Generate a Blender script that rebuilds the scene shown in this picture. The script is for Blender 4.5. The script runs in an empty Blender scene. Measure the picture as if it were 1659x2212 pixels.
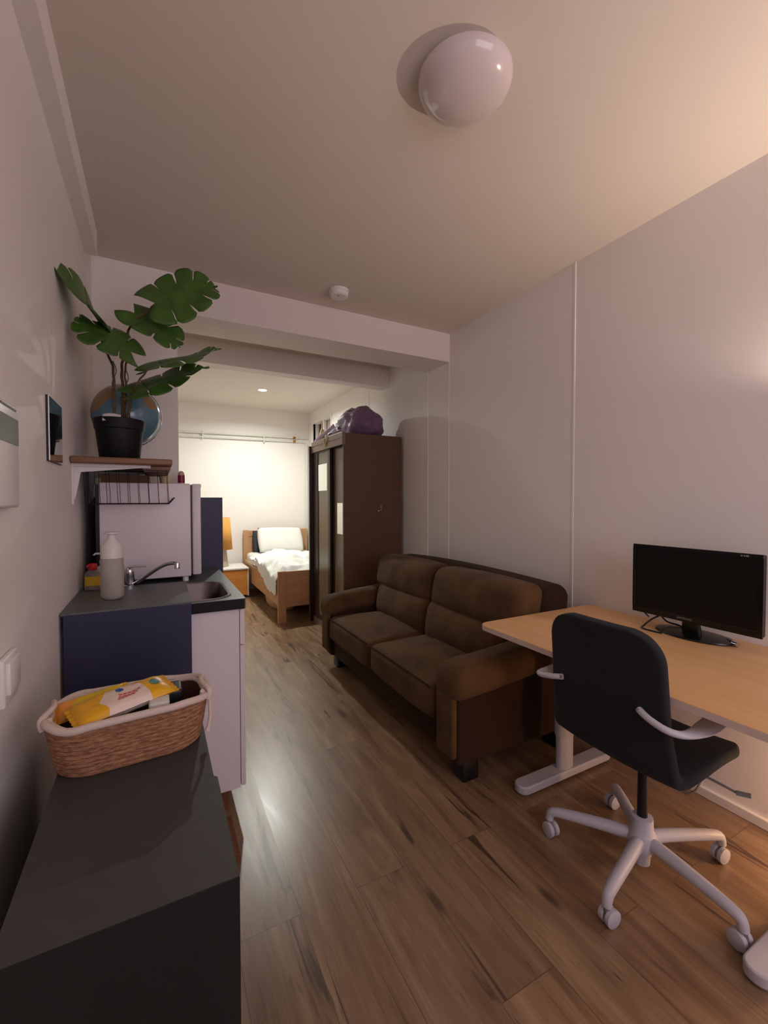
import bpy, bmesh, math, random
from math import sin, cos, pi, radians, sqrt
from mathutils import Vector, Matrix, noise
random.seed(7)
SC = bpy.context.scene
COL = SC.collection

# ------------------------------------------------------------------ colour / material helpers
def lin(c):
    def f(v):
        v /= 255.0
        return v / 12.92 if v <= 0.04045 else ((v + 0.055) / 1.055) ** 2.4
    return (f(c[0]), f(c[1]), f(c[2]), 1.0)

def mat(name, rgb, rough=0.5, metal=0.0, spec=0.5, bump=0.0, bscale=200.0, var=0.0, vscale=8.0,
        stretch=(1, 1, 1), trans=0.0, ior=1.45, sheen=0.0, coat=0.0, sss=0.0):
    m = bpy.data.materials.new(name); m.use_nodes = True
    nt = m.node_tree; b = nt.nodes['Principled BSDF']
    b.inputs['Base Color'].default_value = lin(rgb)
    b.inputs['Roughness'].default_value = rough
    b.inputs['Metallic'].default_value = metal
    b.inputs['Specular IOR Level'].default_value = spec
    b.inputs['Transmission Weight'].default_value = trans
    b.inputs['IOR'].default_value = ior
    b.inputs['Sheen Weight'].default_value = sheen
    b.inputs['Coat Weight'].default_value = coat
    b.inputs['Subsurface Weight'].default_value = sss
    if bump or var:
        tc = nt.nodes.new('ShaderNodeTexCoord'); mp = nt.nodes.new('ShaderNodeMapping')
        mp.inputs['Scale'].default_value = stretch
        nt.links.new(tc.outputs['Object'], mp.inputs['Vector'])
        if var:
            n = nt.nodes.new('ShaderNodeTexNoise'); n.inputs['Scale'].default_value = vscale
            n.inputs['Detail'].default_value = 5
            nt.links.new(mp.outputs['Vector'], n.inputs['Vector'])
            r = nt.nodes.new('ShaderNodeValToRGB')
            c = lin(rgb)
            r.color_ramp.elements[0].position = 0.3; r.color_ramp.elements[1].position = 0.7
            r.color_ramp.elements[0].color = (c[0]*(1-var), c[1]*(1-var), c[2]*(1-var), 1)
            r.color_ramp.elements[1].color = (min(1, c[0]*(1+var)), min(1, c[1]*(1+var)), min(1, c[2]*(1+var)), 1)
            nt.links.new(n.outputs['Fac'], r.inputs['Fac'])
            nt.links.new(r.outputs['Color'], b.inputs['Base Color'])
        if bump:
            n2 = nt.nodes.new('ShaderNodeTexNoise'); n2.inputs['Scale'].default_value = bscale
            n2.inputs['Detail'].default_value = 3
            nt.links.new(mp.outputs['Vector'], n2.inputs['Vector'])
            bp = nt.nodes.new('ShaderNodeBump'); bp.inputs['Strength'].default_value = bump
            bp.inputs['Distance'].default_value = 0.002
            nt.links.new(n2.outputs['Fac'], bp.inputs['Height'])
            nt.links.new(bp.outputs['Normal'], b.inputs['Normal'])
    return m

def emit(name, rgb, s):
    m = bpy.data.materials.new(name); m.use_nodes = True
    b = m.node_tree.nodes['Principled BSDF']
    b.inputs['Base Color'].default_value = lin(rgb)
    b.inputs['Emission Color'].default_value = lin(rgb)
    b.inputs['Emission Strength'].default_value = s
    return m

# ------------------------------------------------------------------ object helpers
def root_loc(p):
    while p.parent: p = p.parent
    return Vector(p.location)

def tag(o, label=None, cat=None, group=None, kind=None):
    if label: o['label'] = label
    if cat: o['category'] = cat
    if group: o['group'] = group
    if kind: o['kind'] = kind
    return o

def thing(name, label, cat, loc, group=None):
    o = bpy.data.objects.new(name, None); COL.objects.link(o)
    o.location = loc; o.empty_display_size = 0.05
    return tag(o, label, cat, group)

def obj(name, bm, m, parent=None, loc=None, smooth=True, angle=40, label=None):
    """all geometry arrives in world coordinates; it is moved to the origin of its thing"""
    bmesh.ops.remove_doubles(bm, verts=bm.verts, dist=1e-5)
    bmesh.ops.recalc_face_normals(bm, faces=bm.faces)
    me = bpy.data.meshes.new(name)
    L = root_loc(parent) if parent else Vector(loc or (0, 0, 0))
    bmesh.ops.translate(bm, verts=bm.verts, vec=-L)
    bm.to_mesh(me); bm.free()
    o = bpy.data.objects.new(name, me); COL.objects.link(o)
    if parent: o.parent = parent
    else: o.location = L
    for mm in (m if isinstance(m, (list, tuple)) else [m]): me.materials.append(mm)
    if smooth:
        me.shade_smooth()
        try: me.set_sharp_from_angle(angle=radians(angle))
        except Exception: pass
    if label: o['label'] = label
    return o

def struct(name, bm, m, smooth=False, label=None):
    o = obj(name, bm, m, smooth=smooth)
    o['kind'] = 'structure'
    if label: o['label'] = label
    return o

def mod_bevel(o, w, seg=3):
    md = o.modifiers.new('bevel', 'BEVEL'); md.width = w; md.segments = seg; md.limit_method = 'ANGLE'
    return o

def BM(): return bmesh.new()

def box(bm, x0, x1, y0, y1, z0, z1, bev=0.0, seg=2):
    r = bmesh.ops.create_cube(bm, size=1.0)
    vs = r['verts']
    for v in vs:
        v.co = Vector((x0 if v.co.x < 0 else x1, y0 if v.co.y < 0 else y1, z0 if v.co.z < 0 else z1))
    if bev > 0:
        es = list({e for v in vs for e in v.link_edges})
        bmesh.ops.bevel(bm, geom=es, offset=bev, segments=seg, profile=0.5, affect='EDGES')
    return bm

def bx(*a, **k): return box(BM(), *a, **k)

def smoothpts(pts, n=6, closed=False):
    P = [Vector(p) for p in pts]; out = []; N = len(P)
    rng = range(N if closed else N - 1)
    for i in rng:
        p0 = P[(i-1) % N] if (closed or i > 0) else P[0]
        p1 = P[i]; p2 = P[(i+1) % N]
        p3 = P[(i+2) % N] if (closed or i + 2 < N) else P[-1]
        for k in range(n):
            t = k / n
            out.append(0.5*((2*p1) + (-p0+p2)*t + (2*p0-5*p1+4*p2-p3)*t*t + (-p0+3*p1-3*p2+p3)*t**3))
    if not closed: out.append(P[-1])
    return out

def tube(bm, pts, r, seg=10, closed=False, cap=True, flat=None, up=None):
    """sweep; r a number or list; flat=(a,b) elliptical scaling with 'up' as the reference axis"""
    P = [Vector(p) for p in pts]; n = len(P)
    R = r if isinstance(r, (list, tuple)) else [r]*n
    rings = []; nrm = None
    for i in range(n):
        a = P[(i-1) % n] if (closed or i > 0) else P[i]
        b = P[(i+1) % n] if (closed or i < n-1) else P[i]
        t = (b - a).normalized() if (b-a).length > 1e-9 else Vector((0, 0, 1))
        if up is not None:
            nrm = Vector(up) - t*Vector(up).dot(t)
            if nrm.length < 1e-4: nrm = t.orthogonal()
        elif nrm is None: nrm = t.orthogonal()
        else:
            nrm = nrm - t*nrm.dot(t)
            if nrm.length < 1e-6: nrm = t.orthogonal()
        nrm.normalize(); bi = t.cross(nrm)
        fa, fb = (1, 1) if flat is None else (flat[i] if isinstance(flat, list) else flat)
        rings.append([bm.verts.new(P[i] + nrm*cos(2*pi*k/seg)*R[i]*fa + bi*sin(2*pi*k/seg)*R[i]*fb) for k in range(seg)])
    for i in range(n if closed else n-1):
        A, B = rings[i], rings[(i+1) % n]
        for k in range(seg):
            bm.faces.new((A[k], A[(k+1) % seg], B[(k+1) % seg], B[k]))
    if cap and not closed:
        bm.faces.new(rings[0][::-1]); bm.faces.new(rings[-1])
    return bm

def cyl(bm, p0, p1, r0, r1=None, seg=20):
    r1 = r0 if r1 is None else r1
    return tube(bm, [p0, p1], [r0, r1], seg)

def lathe(bm, prof, c, seg=40, axis='z'):
    rings = []
    for (r, h) in prof:
        ring = []
        for k in range(seg):
            a = 2*pi*k/seg
            if axis == 'z': p = (c[0]+r*cos(a), c[1]+r*sin(a), c[2]+h)
            elif axis == 'x': p = (c[0]+h, c[1]+r*cos(a), c[2]+r*sin(a))
            else: p = (c[0]+r*cos(a), c[1]+h, c[2]+r*sin(a))
            ring.append(bm.verts.new(p))
        rings.append(ring)
    for A, B in zip(rings, rings[1:]):
        for k in range(seg):
            bm.faces.new((A[k], A[(k+1) % seg], B[(k+1) % seg], B[k]))
    if prof[0][0] > 1e-6: bm.faces.new(rings[0][::-1])
    if prof[-1][0] > 1e-6: bm.faces.new(rings[-1])
    bmesh.ops.remove_doubles(bm, verts=bm.verts, dist=1e-6)
    return bm

def soft_box(bm, c, h, r, n=8, m=4, fn=None):
    """rounded box, half sizes h, corner radius r; fn(p_local_unit, p)->Vector offset"""
    def coords(a):
        rr = min(r, a*0.999)
        L = [-(a-rr) - rr*math.tan(pi/4*k/m) for k in range(m, 0, -1)]
        L += [-(a-rr) + 2*(a-rr)*k/n for k in range(n+1)]
        L += [(a-rr) + rr*math.tan(pi/4*k/m) for k in range(1, m+1)]
        return L
    X = [coords(a) for a in h]
    def place(p):
        q = Vector(p)
        inn = Vector([max(-(h[i]-min(r, h[i]*.999)), min(h[i]-min(r, h[i]*.999), q[i])) for i in range(3)])
        d = q - inn
        if d.length > 1e-9: q = inn + d.normalized()*min(r, min(h)*.999 if r > min(h) else r)
        if fn:
            u = Vector([q[i]/h[i] for i in range(3)])
            q = q + fn(u, q)
        return q + Vector(c)
    for ax in range(3):
        i, j = [(1, 2), (2, 0), (0, 1)][ax]
        for s in (-1, 1):
            g = []
            for a in X[i]:
                row = []
                for b in X[j]:
                    p = [0, 0, 0]; p[ax] = s*h[ax]; p[i] = a; p[j] = b
                    row.append(bm.verts.new(place(p)))
                g.append(row)
            for a in range(len(g)-1):
                for b in range(len(g[0])-1):
                    q = [g[a][b], g[a+1][b], g[a+1][b+1], g[a][b+1]]
                    bm.faces.new(q if s > 0 else q[::-1])
    bmesh.ops.remove_doubles(bm, verts=bm.verts, dist=1e-5)
    return bm

def rrect(cx, cy, hx, hy, r, n=6):
    pts = []
    for (sx, sy, a0) in ((1, 1, 0), (-1, 1, 90), (-1, -1, 180), (1, -1, 270)):
        for k in range(n+1):
            a = radians(a0 + 90*k/n)
            pts.append((cx + sx*(hx-r) + r*cos(a), cy + sy*(hy-r) + r*sin(a)))
    return pts

def prism(bm, pts, z0, z1, axis='z'):
    def P(p, z):
        return (p[0], p[1], z) if axis == 'z' else ((z, p[0], p[1]) if axis == 'x' else (p[0], z, p[1]))
    A = [bm.verts.new(P(p, z0)) for p in pts]; B = [bm.verts.new(P(p, z1)) for p in pts]
    n = len(pts)
    for k in range(n): bm.faces.new((A[k], A[(k+1) % n], B[(k+1) % n], B[k]))
    bm.faces.new(A[::-1]); bm.faces.new(B)
    return bm

def loft(bm, loops, cap0=True, cap1=True):
    rings = [[bm.verts.new(p) for p in L] for L in loops]
    for A, B in zip(rings, rings[1:]):
        n = len(A)
        for k in range(n): bm.faces.new((A[k], A[(k+1) % n], B[(k+1) % n], B[k]))
    if cap0: bm.faces.new(rings[0][::-1])
    if cap1: bm.faces.new(rings[-1])
    return bm

def grid(bm, f, nu, nv):
    g = [[bm.verts.new(f(i/nu, j/nv)) for j in range(nv+1)] for i in range(nu+1)]
    for i in range(nu):
        for j in range(nv):
            bm.faces.new((g[i][j], g[i+1][j], g[i+1][j+1], g[i][j+1]))
    return g

def text_mesh(s, size, m, parent, M, name='lettering', extrude=0.0003):
    cu = bpy.data.curves.new(name, 'FONT'); cu.body = s; cu.size = size; cu.extrude = extrude
    cu.align_x = 'CENTER'; cu.align_y = 'CENTER'
    o = bpy.data.objects.new('tmp', cu); COL.objects.link(o)
    dg = bpy.context.evaluated_depsgraph_get()
    me = bpy.data.meshes.new_from_object(o.evaluated_get(dg))
    bpy.data.objects.remove(o)
    me.transform(M)
    me.transform(Matrix.Translation(-root_loc(parent)))
    me.materials.clear(); me.materials.append(m)
    t = bpy.data.objects.new(name, me); COL.objects.link(t); t.parent = parent
    return t

def fbm(p, o=3): return noise.fractal(Vector(p), 1.0, 2.0, o)

# ------------------------------------------------------------------ materials
M = {}
M['wall'] = mat('wall_paint', (234, 229, 224), 0.55, bump=0.05, bscale=350)
M['panel'] = mat('wall_panel', (232, 227, 224), 0.6, spec=0.2, bump=0.03, bscale=300)
M['ceil'] = mat('ceiling_paint', (212, 203, 192), 0.7, bump=0.05, bscale=300)
M['beam'] = mat('beam_paint', (226, 216, 211), 0.6)
M['trim'] = mat('white_trim', (232, 228, 224), 0.4)
M['white_lam'] = mat('white_laminate', (226, 218, 222), 0.35)
M['white_pl'] = mat('white_plastic', (225, 222, 218), 0.35)
M['chair_white'] = mat('white_painted_metal', (186, 184, 192), 0.45)
M['navy'] = mat('navy_laminate', (44, 47, 74), 0.45, bump=0.05, bscale=500)
M['worktop'] = mat('dark_worktop', (92, 98, 97), 0.42, var=0.12, vscale=60, bump=0.06, bscale=400)
M['lowshade'] = mat('shaded_cabinet_board', (27, 26, 27), 0.5, spec=0.3)  # near-black colour stands in for shade on the low cabinet's front
M['edgeblack'] = mat('black_edge_band', (14, 15, 16), 0.4, spec=0.3)
M['lowgrey'] = mat('charcoal_laminate', (60, 59, 57), 0.55, var=0.08, vscale=30, bump=0.05, bscale=500)
M['dark'] = mat('dark_plastic', (18, 18, 20), 0.4)
M['blackmetal'] = mat('black_metal', (25, 25, 27), 0.35, metal=0.3)
M['steel'] = mat('stainless_steel', (128, 120, 120), 0.33, metal=1.0)
M['chrome'] = mat('chrome', (215, 215, 215), 0.1, metal=1.0)
M['mirror'] = mat('mirror_glass', (235, 240, 232), 0.02, metal=1.0)
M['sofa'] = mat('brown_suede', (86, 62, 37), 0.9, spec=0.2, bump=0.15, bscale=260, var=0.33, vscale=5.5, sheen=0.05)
M['sofa_shaded'] = mat('brown_suede_shaded', (52, 34, 22), 0.9, spec=0.2, bump=0.15, bscale=260, var=0.2, vscale=5, sheen=0.03)  # same suede, darkened to paint in the shade on the sofa end
M['fabric'] = mat('anthracite_fabric', (35, 37, 41), 0.95, spec=0.2, bump=0.5, bscale=900, sheen=0.05)
M['wardrobe'] = mat('wenge_board', (94, 66, 42), 0.5, var=0.18, vscale=10, stretch=(14, 14, 1), bump=0.03, bscale=60)
M['wdark'] = mat('dark_wenge_frame', (48, 30, 20), 0.4)
M['wcornice'] = mat('grey_brown_board', (128, 104, 86), 0.45, var=0.1, vscale=8, stretch=(8, 1, 8))
M['taupe'] = mat('taupe_glossy_panel', (112, 96, 76), 0.3)
M['mattress'] = mat('white_sheet', (226, 225, 220), 0.85, bump=0.1, bscale=500)
M['duvet'] = mat('white_cotton', (222, 221, 216), 0.85, bump=0.08, bscale=400)
M['charcloth'] = mat('charcoal_cloth', (52, 54, 60), 0.9, bump=0.2, bscale=500)
M['shade'] = mat('ochre_lampshade', (206, 146, 72), 0.8, bump=0.2, bscale=500)
M['stone'] = mat('beige_ceramic', (178, 164, 142), 0.45)
M['pipe'] = mat('white_pipe', (214, 214, 206), 0.35)
M['brass'] = mat('brass', (170, 120, 62), 0.35, metal=0.8)
M['pot'] = mat('black_pot', (13, 13, 15), 0.5, spec=0.25, bump=0.05, bscale=200)
M['leaf'] = mat('monstera_leaf', (62, 97, 34), 0.4, var=0.25, vscale=14)
M['stem'] = mat('plant_stem', (92, 74, 52), 0.7, var=0.3, vscale=40, bump=0.3, bscale=80)
M['moss'] = mat('coir_soil', (60, 48, 38), 0.95, bump=0.8, bscale=120)
M['paper'] = mat('paper_tag', (208, 206, 200), 0.7)
M['rope'] = mat('cream_cotton_rope', (206, 190, 178), 0.9, bump=0.7, bscale=260, stretch=(1, 1, 2))
M['liner'] = mat('basket_liner', (74, 46, 36), 0.9, bump=0.4, bscale=90)
M['bag'] = mat('purple_plastic', (116, 90, 120), 0.5, bump=0.3, bscale=25, var=0.15, vscale=12)
M['bagl'] = mat('lilac_plastic', (176, 156, 178), 0.35, bump=0.3, bscale=30)
M['cord'] = mat('cream_cord', (214, 200, 152), 0.8)
M['burg'] = mat('burgundy_label', (128, 32, 60), 0.35)
M['pinkcap'] = mat('pale_pink_plastic', (206, 170, 150), 0.4)
M['red'] = mat('red_plastic', (196, 28, 40), 0.35)
M['yellowlab'] = mat('yellow_label', (206, 170, 32), 0.5)
M['soap'] = mat('clear_soap_plastic', (235, 215, 205), 0.12, trans=0.75, ior=1.35)
M['frost'] = mat('frosted_plastic', (216, 210, 200), 0.35, trans=0.5, ior=1.15)
M['frostliq'] = mat('cloudy_liquid', (200, 196, 180), 0.3, trans=0.5, ior=1.3)
M['teal'] = mat('teal_print', (54, 122, 118), 0.5)
M['blue'] = mat('blue_print', (40, 74, 160), 0.5)
M['redprint'] = mat('red_print', (196, 62, 58), 0.5)
M['purple'] = mat('dusty_purple_pack', (120, 84, 100), 0.5)
M['glassdark'] = mat('dark_screen_glass', (8, 8, 9), 0.18, spec=0.4)
M['screen_m'] = mat('matte_black_screen', (9, 9, 9), 0.45, spec=0.3)
M['bezel'] = mat('gloss_black_bezel', (12, 12, 13), 0.25)
M['greytext'] = mat('grey_print', (120, 120, 122), 0.5)
M['domeglass'] = mat('opal_glass', (204, 192, 190), 0.14, sss=0.0, coat=0.3)
M['lcd'] = mat('grey_lcd', (66, 68, 72), 0.3)
M['card'] = mat('brown_cardboard', (120, 88, 64), 0.85)
M['tan'] = mat('pale_yellow_tub', (206, 190, 148), 0.5)
M['beigebag'] = mat('beige_fabric_bag', (176, 140, 100), 0.9, bump=0.3, bscale=60, var=0.15, vscale=12)
M['plinth'] = mat('brown_plinth_board', (112, 70, 42), 0.6, var=0.2, vscale=10, stretch=(10, 1, 10))
M['lens'] = emit('spot_lens', (255, 250, 235), 60.0)

def wood(name, c1, c2, axis=0, rough=0.45, sc=3.0, st=14.0):
    m = bpy.data.materials.new(name); m.use_nodes = True
    nt = m.node_tree; b = nt.nodes['Principled BSDF']; b.inputs['Roughness'].default_value = rough
    tc = nt.nodes.new('ShaderNodeTexCoord'); mp = nt.nodes.new('ShaderNodeMapping')
    s = [st, st, st]; s[axis] = 1.0
    mp.inputs['Scale'].default_value = s
    nt.links.new(tc.outputs['Object'], mp.inputs['Vector'])
    n = nt.nodes.new('ShaderNodeTexNoise'); n.inputs['Scale'].default_value = sc; n.inputs['Detail'].default_value = 6
    n.inputs['Distortion'].default_value = 0.4
    nt.links.new(mp.outputs['Vector'], n.inputs['Vector'])
    r = nt.nodes.new('ShaderNodeValToRGB')
    r.color_ramp.elements[0].position = 0.32; r.color_ramp.elements[0].color = lin(c1)
    r.color_ramp.elements[1].position = 0.68; r.color_ramp.elements[1].color = lin(c2)
    nt.links.new(n.outputs['Fac'], r.inputs['Fac']); nt.links.new(r.outputs['Color'], b.inputs['Base Color'])
    return m
M['birch'] = wood('birch_veneer', (216, 170, 116), (226, 182, 130), 1, 0.42, 2.0, 10)
M['oak'] = wood('light_oak_x', (178, 134, 94), (194, 150, 108), 0, 0.45, 2.5, 12)
M['oaky'] = wood('light_oak_y', (178, 134, 94), (194, 150, 108), 1, 0.45, 2.5, 12)
M['oakz'] = wood('light_oak_z', (176, 130, 90), (192, 146, 104), 2, 0.45, 2.5, 12)
M['orangew'] = wood('orange_beech', (196, 126, 52), (208, 140, 64), 0, 0.45, 2.0, 10)
M['shelfw'] = wood('brown_shelf_wood', (116, 80, 58), (134, 96, 70), 0, 0.5, 3.0, 14)

def floor_mat():
    m = bpy.data.materials.new('wood_laminate_floor'); m.use_nodes = True
    nt = m.node_tree; N = nt.nodes; L = nt.links; b = N['Principled BSDF']
    tc = N.new('ShaderNodeTexCoord')
    sep = N.new('ShaderNodeSeparateXYZ'); L.new(tc.outputs['Object'], sep.inputs[0])
    cmb = N.new('ShaderNodeCombineXYZ'); L.new(sep.outputs['Y'], cmb.inputs['X']); L.new(sep.outputs['X'], cmb.inputs['Y'])
    br = N.new('ShaderNodeTexBrick'); L.new(cmb.outputs[0], br.inputs['Vector'])
    br.inputs['Scale'].default_value = 1.0; br.inputs['Brick Width'].default_value = 1.29
    br.inputs['Row Height'].default_value = 0.193; br.inputs['Mortar Size'].default_value = 0.0011
    br.inputs['Mortar Smooth'].default_value = 0.1; br.inputs['Bias'].default_value = 0.0
    br.offset = 0.37; br.offset_frequency = 2
    br.inputs['Color1'].default_value = (0.0, 0.0, 0.0, 1); br.inputs['Color2'].default_value = (1, 1, 1, 1)
    br.inputs['Mortar'].default_value = (0.5, 0.5, 0.5, 1)
    # per-plank offset for the grain
    sc = N.new('ShaderNodeVectorMath'); sc.operation = 'SCALE'; sc.inputs['Scale'].default_value = 13.0
    L.new(br.outputs['Color'], sc.inputs[0])
    add = N.new('ShaderNodeVectorMath'); add.operation = 'ADD'
    L.new(cmb.outputs[0], add.inputs[0]); L.new(sc.outputs[0], add.inputs[1])
    def nz(scale3, s, det=6, dist=0.3, rough=0.55):
        mp = N.new('ShaderNodeMapping'); mp.inputs['Scale'].default_value = scale3
        L.new(add.outputs[0], mp.inputs['Vector'])
        n = N.new('ShaderNodeTexNoise'); n.inputs['Scale'].default_value = s; n.inputs['Detail'].default_value = det
        n.inputs['Distortion'].default_value = dist; n.inputs['Roughness'].default_value = rough
        L.new(mp.outputs[0], n.inputs['Vector']); return n
    def ramp(src, stops):
        r = N.new('ShaderNodeValToRGB'); e = r.color_ramp.elements
        e[0].position, e[0].color = stops[0]; e[1].position, e[1].color = stops[-1]
        for p, c in stops[1:-1]:
            k = e.new(p); k.color = c
        L.new(src, r.inputs['Fac']); return r
    g = nz((1.3, 9, 1), 1.6, 7, 0.8)
    base = ramp(g.outputs['Fac'], [(0.25, lin((110, 84, 62))), (0.5, lin((140, 112, 86))), (0.75, lin((163, 136, 107)))])
    tint = ramp(br.outputs['Color'], [(0.0, (0.80, 0.78, 0.74, 1)), (1.0, (1.1, 1.06, 1.0, 1))])
    fine = nz((2.5, 55, 1), 1.8, 5, 0.3, 0.7)
    fr = ramp(fine.outputs['Fac'], [(0.3, (0.74, 0.72, 0.70, 1)), (0.65, (1.12, 1.12, 1.12, 1))])
    mf = N.new('ShaderNodeMix'); mf.data_type = 'RGBA'; mf.blend_type = 'MULTIPLY'; mf.inputs[0].default_value = 0.9
    L.new(base.outputs['Color'], mf.inputs[6]); L.new(fr.outputs['Color'], mf.inputs[7])
    mx = N.new('ShaderNodeMix'); mx.data_type = 'RGBA'; mx.blend_type = 'MULTIPLY'; mx.inputs[0].default_value = 0.7
    L.new(mf.outputs[2], mx.inputs[6]); L.new(tint.outputs['Color'], mx.inputs[7])
    # long dark cracks
    c1 = nz((0.9, 11, 1), 1.35, 4, 1.2)
    crack = ramp(c1.outputs['Fac'], [(0.315, (0, 0, 0, 1)), (0.375, (1, 1, 1, 1))])
    c2 = nz((2.2, 7, 1), 2.4, 3, 0.6)
    knot = ramp(c2.outputs['Fac'], [(0.26, (0, 0, 0, 1)), (0.33, (1, 1, 1, 1))])
    # small round knots
    vm = N.new('ShaderNodeMapping'); vm.inputs['Scale'].default_value = (2.2, 6.5, 1); L.new(add.outputs[0], vm.inputs['Vector'])
    vo = N.new('ShaderNodeTexVoronoi'); vo.inputs['Scale'].default_value = 1.0; L.new(vm.outputs[0], vo.inputs['Vector'])
    vk = ramp(vo.outputs['Distance'], [(0.055, (0.1, 0.1, 0.1, 1)), (0.15, (1, 1, 1, 1))])
    mul0 = N.new('ShaderNodeMath'); mul0.operation = 'MULTIPLY'
    L.new(crack.outputs['Color'], mul0.inputs[0]); L.new(knot.outputs['Color'], mul0.inputs[1])
    mul = N.new('ShaderNodeMath'); mul.operation = 'MULTIPLY'
    L.new(mul0.outputs[0], mul.inputs[0]); L.new(vk.outputs['Color'], mul.inputs[1])
    mx2 = N.new('ShaderNodeMix'); mx2.data_type = 'RGBA'
    L.new(mul.outputs[0], mx2.inputs[0]); mx2.inputs[6].default_value = lin((78, 57, 44)); L.new(mx.outputs[2], mx2.inputs[7])
    # seams
    mx3 = N.new('ShaderNodeMix'); mx3.data_type = 'RGBA'
    L.new(br.outputs['Fac'], mx3.inputs[0]); L.new(mx2.outputs[2], mx3.inputs[6]); mx3.inputs[7].default_value = lin((92, 68, 52))
    L.new(mx3.outputs[2], b.inputs['Base Color'])
    rr = N.new('ShaderNodeMapRange'); rr.inputs['To Min'].default_value = 0.24; rr.inputs['To Max'].default_value = 0.38
    L.new(g.outputs['Fac'], rr.inputs['Value']); L.new(rr.outputs[0], b.inputs['Roughness'])
    bp = N.new('ShaderNodeBump'); bp.inputs['Strength'].default_value = 0.12; bp.inputs['Distance'].default_value = 0.002
    sb = N.new('ShaderNodeMath'); sb.operation = 'SUBTRACT'; L.new(g.outputs['Fac'], sb.inputs[0]); L.new(br.outputs['Fac'], sb.inputs[1])
    L.new(sb.outputs[0], bp.inputs['Height']); L.new(bp.outputs[0], b.inputs['Normal'])
    b.inputs['Specular IOR Level'].default_value = 0.75
    return m
M['floor'] = floor_mat()

def jute_mat():
    m = mat('jute_weave', (150, 104, 74), 0.95)
    nt = m.node_tree; b = nt.nodes['Principled BSDF']
    tc = nt.nodes.new('ShaderNodeTexCoord'); mp = nt.nodes.new('ShaderNodeMapping')
    mp.inputs['Scale'].default_value = (40, 40, 190); mp.inputs['Rotation'].default_value = (0.12, 0.2, 0)
    nt.links.new(tc.outputs['Object'], mp.inputs[0])
    n = nt.nodes.new('ShaderNodeTexNoise'); n.inputs['Scale'].default_value = 1.6; n.inputs['Detail'].default_value = 4
    nt.links.new(mp.outputs[0], n.inputs['Vector'])
    r = nt.nodes.new('ShaderNodeValToRGB')
    r.color_ramp.elements[0].position = 0.3; r.color_ramp.elements[0].color = lin((110, 72, 52))
    r.color_ramp.elements[1].position = 0.72; r.color_ramp.elements[1].color = lin((182, 134, 98))
    nt.links.new(n.outputs['Fac'], r.inputs[0]); nt.links.new(r.outputs[0], b.inputs['Base Color'])
    bp = nt.nodes.new('ShaderNodeBump'); bp.inputs['Strength'].default_value = 0.8; bp.inputs['Distance'].default_value = 0.004
    nt.links.new(n.outputs['Fac'], bp.inputs['Height']); nt.links.new(bp.outputs[0], b.inputs['Normal'])
    return m
M['jute'] = jute_mat()

def globe_mat():
    m = mat('globe_map', (90, 124, 140), 0.22, coat=0.4)
    nt = m.node_tree; b = nt.nodes['Principled BSDF']
    tc = nt.nodes.new('ShaderNodeTexCoord')
    n = nt.nodes.new('ShaderNodeTexNoise'); n.inputs['Scale'].default_value = 9.0; n.inputs['Detail'].default_value = 6
    nt.links.new(tc.outputs['Object'], n.inputs['Vector'])
    # distances to two land centres broken up by noise
    def land(c, rad):
        d = nt.nodes.new('ShaderNodeVectorMath'); d.operation = 'DISTANCE'
        d.inputs[1].default_value = c; nt.links.new(tc.outputs['Object'], d.inputs[0])
        a = nt.nodes.new('ShaderNodeMath'); a.operation = 'MULTIPLY_ADD'
        nt.links.new(n.outputs['Fac'], a.inputs[0]); a.inputs[1].default_value = 0.09; nt.links.new(d.outputs['Value'], a.inputs[2])
        l = nt.nodes.new('ShaderNodeMath'); l.operation = 'LESS_THAN'; l.inputs[1].default_value = rad
        nt.links.new(a.outputs[0], l.inputs[0]); return l
    l1 = land(GL_A, 0.085); l2 = land(GL_B, 0.15)
    mxx = nt.nodes.new('ShaderNodeMath'); mxx.operation = 'MAXIMUM'
    nt.links.new(l1.outputs[0], mxx.inputs[0]); nt.links.new(l2.outputs[0], mxx.inputs[1])
    lc = nt.nodes.new('ShaderNodeValToRGB')
    lc.color_ramp.elements[0].position = 0.35; lc.color_ramp.elements[0].color = lin((150, 112, 76))
    lc.color_ramp.elements[1].position = 0.65; lc.color_ramp.elements[1].color = lin((146, 128, 86))
    nt.links.new(n.outputs['Fac'], lc.inputs[0])
    oc = nt.nodes.new('ShaderNodeValToRGB')
    oc.color_ramp.elements[0].position = 0.3; oc.color_ramp.elements[0].color = lin((78, 116, 136))
    oc.color_ramp.elements[1].position = 0.7; oc.color_ramp.elements[1].color = lin((104, 140, 156))
    nt.links.new(n.outputs['Fac'], oc.inputs[0])
    mx = nt.nodes.new('ShaderNodeMix'); mx.data_type = 'RGBA'
    nt.links.new(mxx.outputs[0], mx.inputs[0]); nt.links.new(oc.outputs[0], mx.inputs[6]); nt.links.new(lc.outputs[0], mx.inputs[7])
    nt.links.new(mx.outputs[2], b.inputs['Base Color'])
    return m

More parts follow.
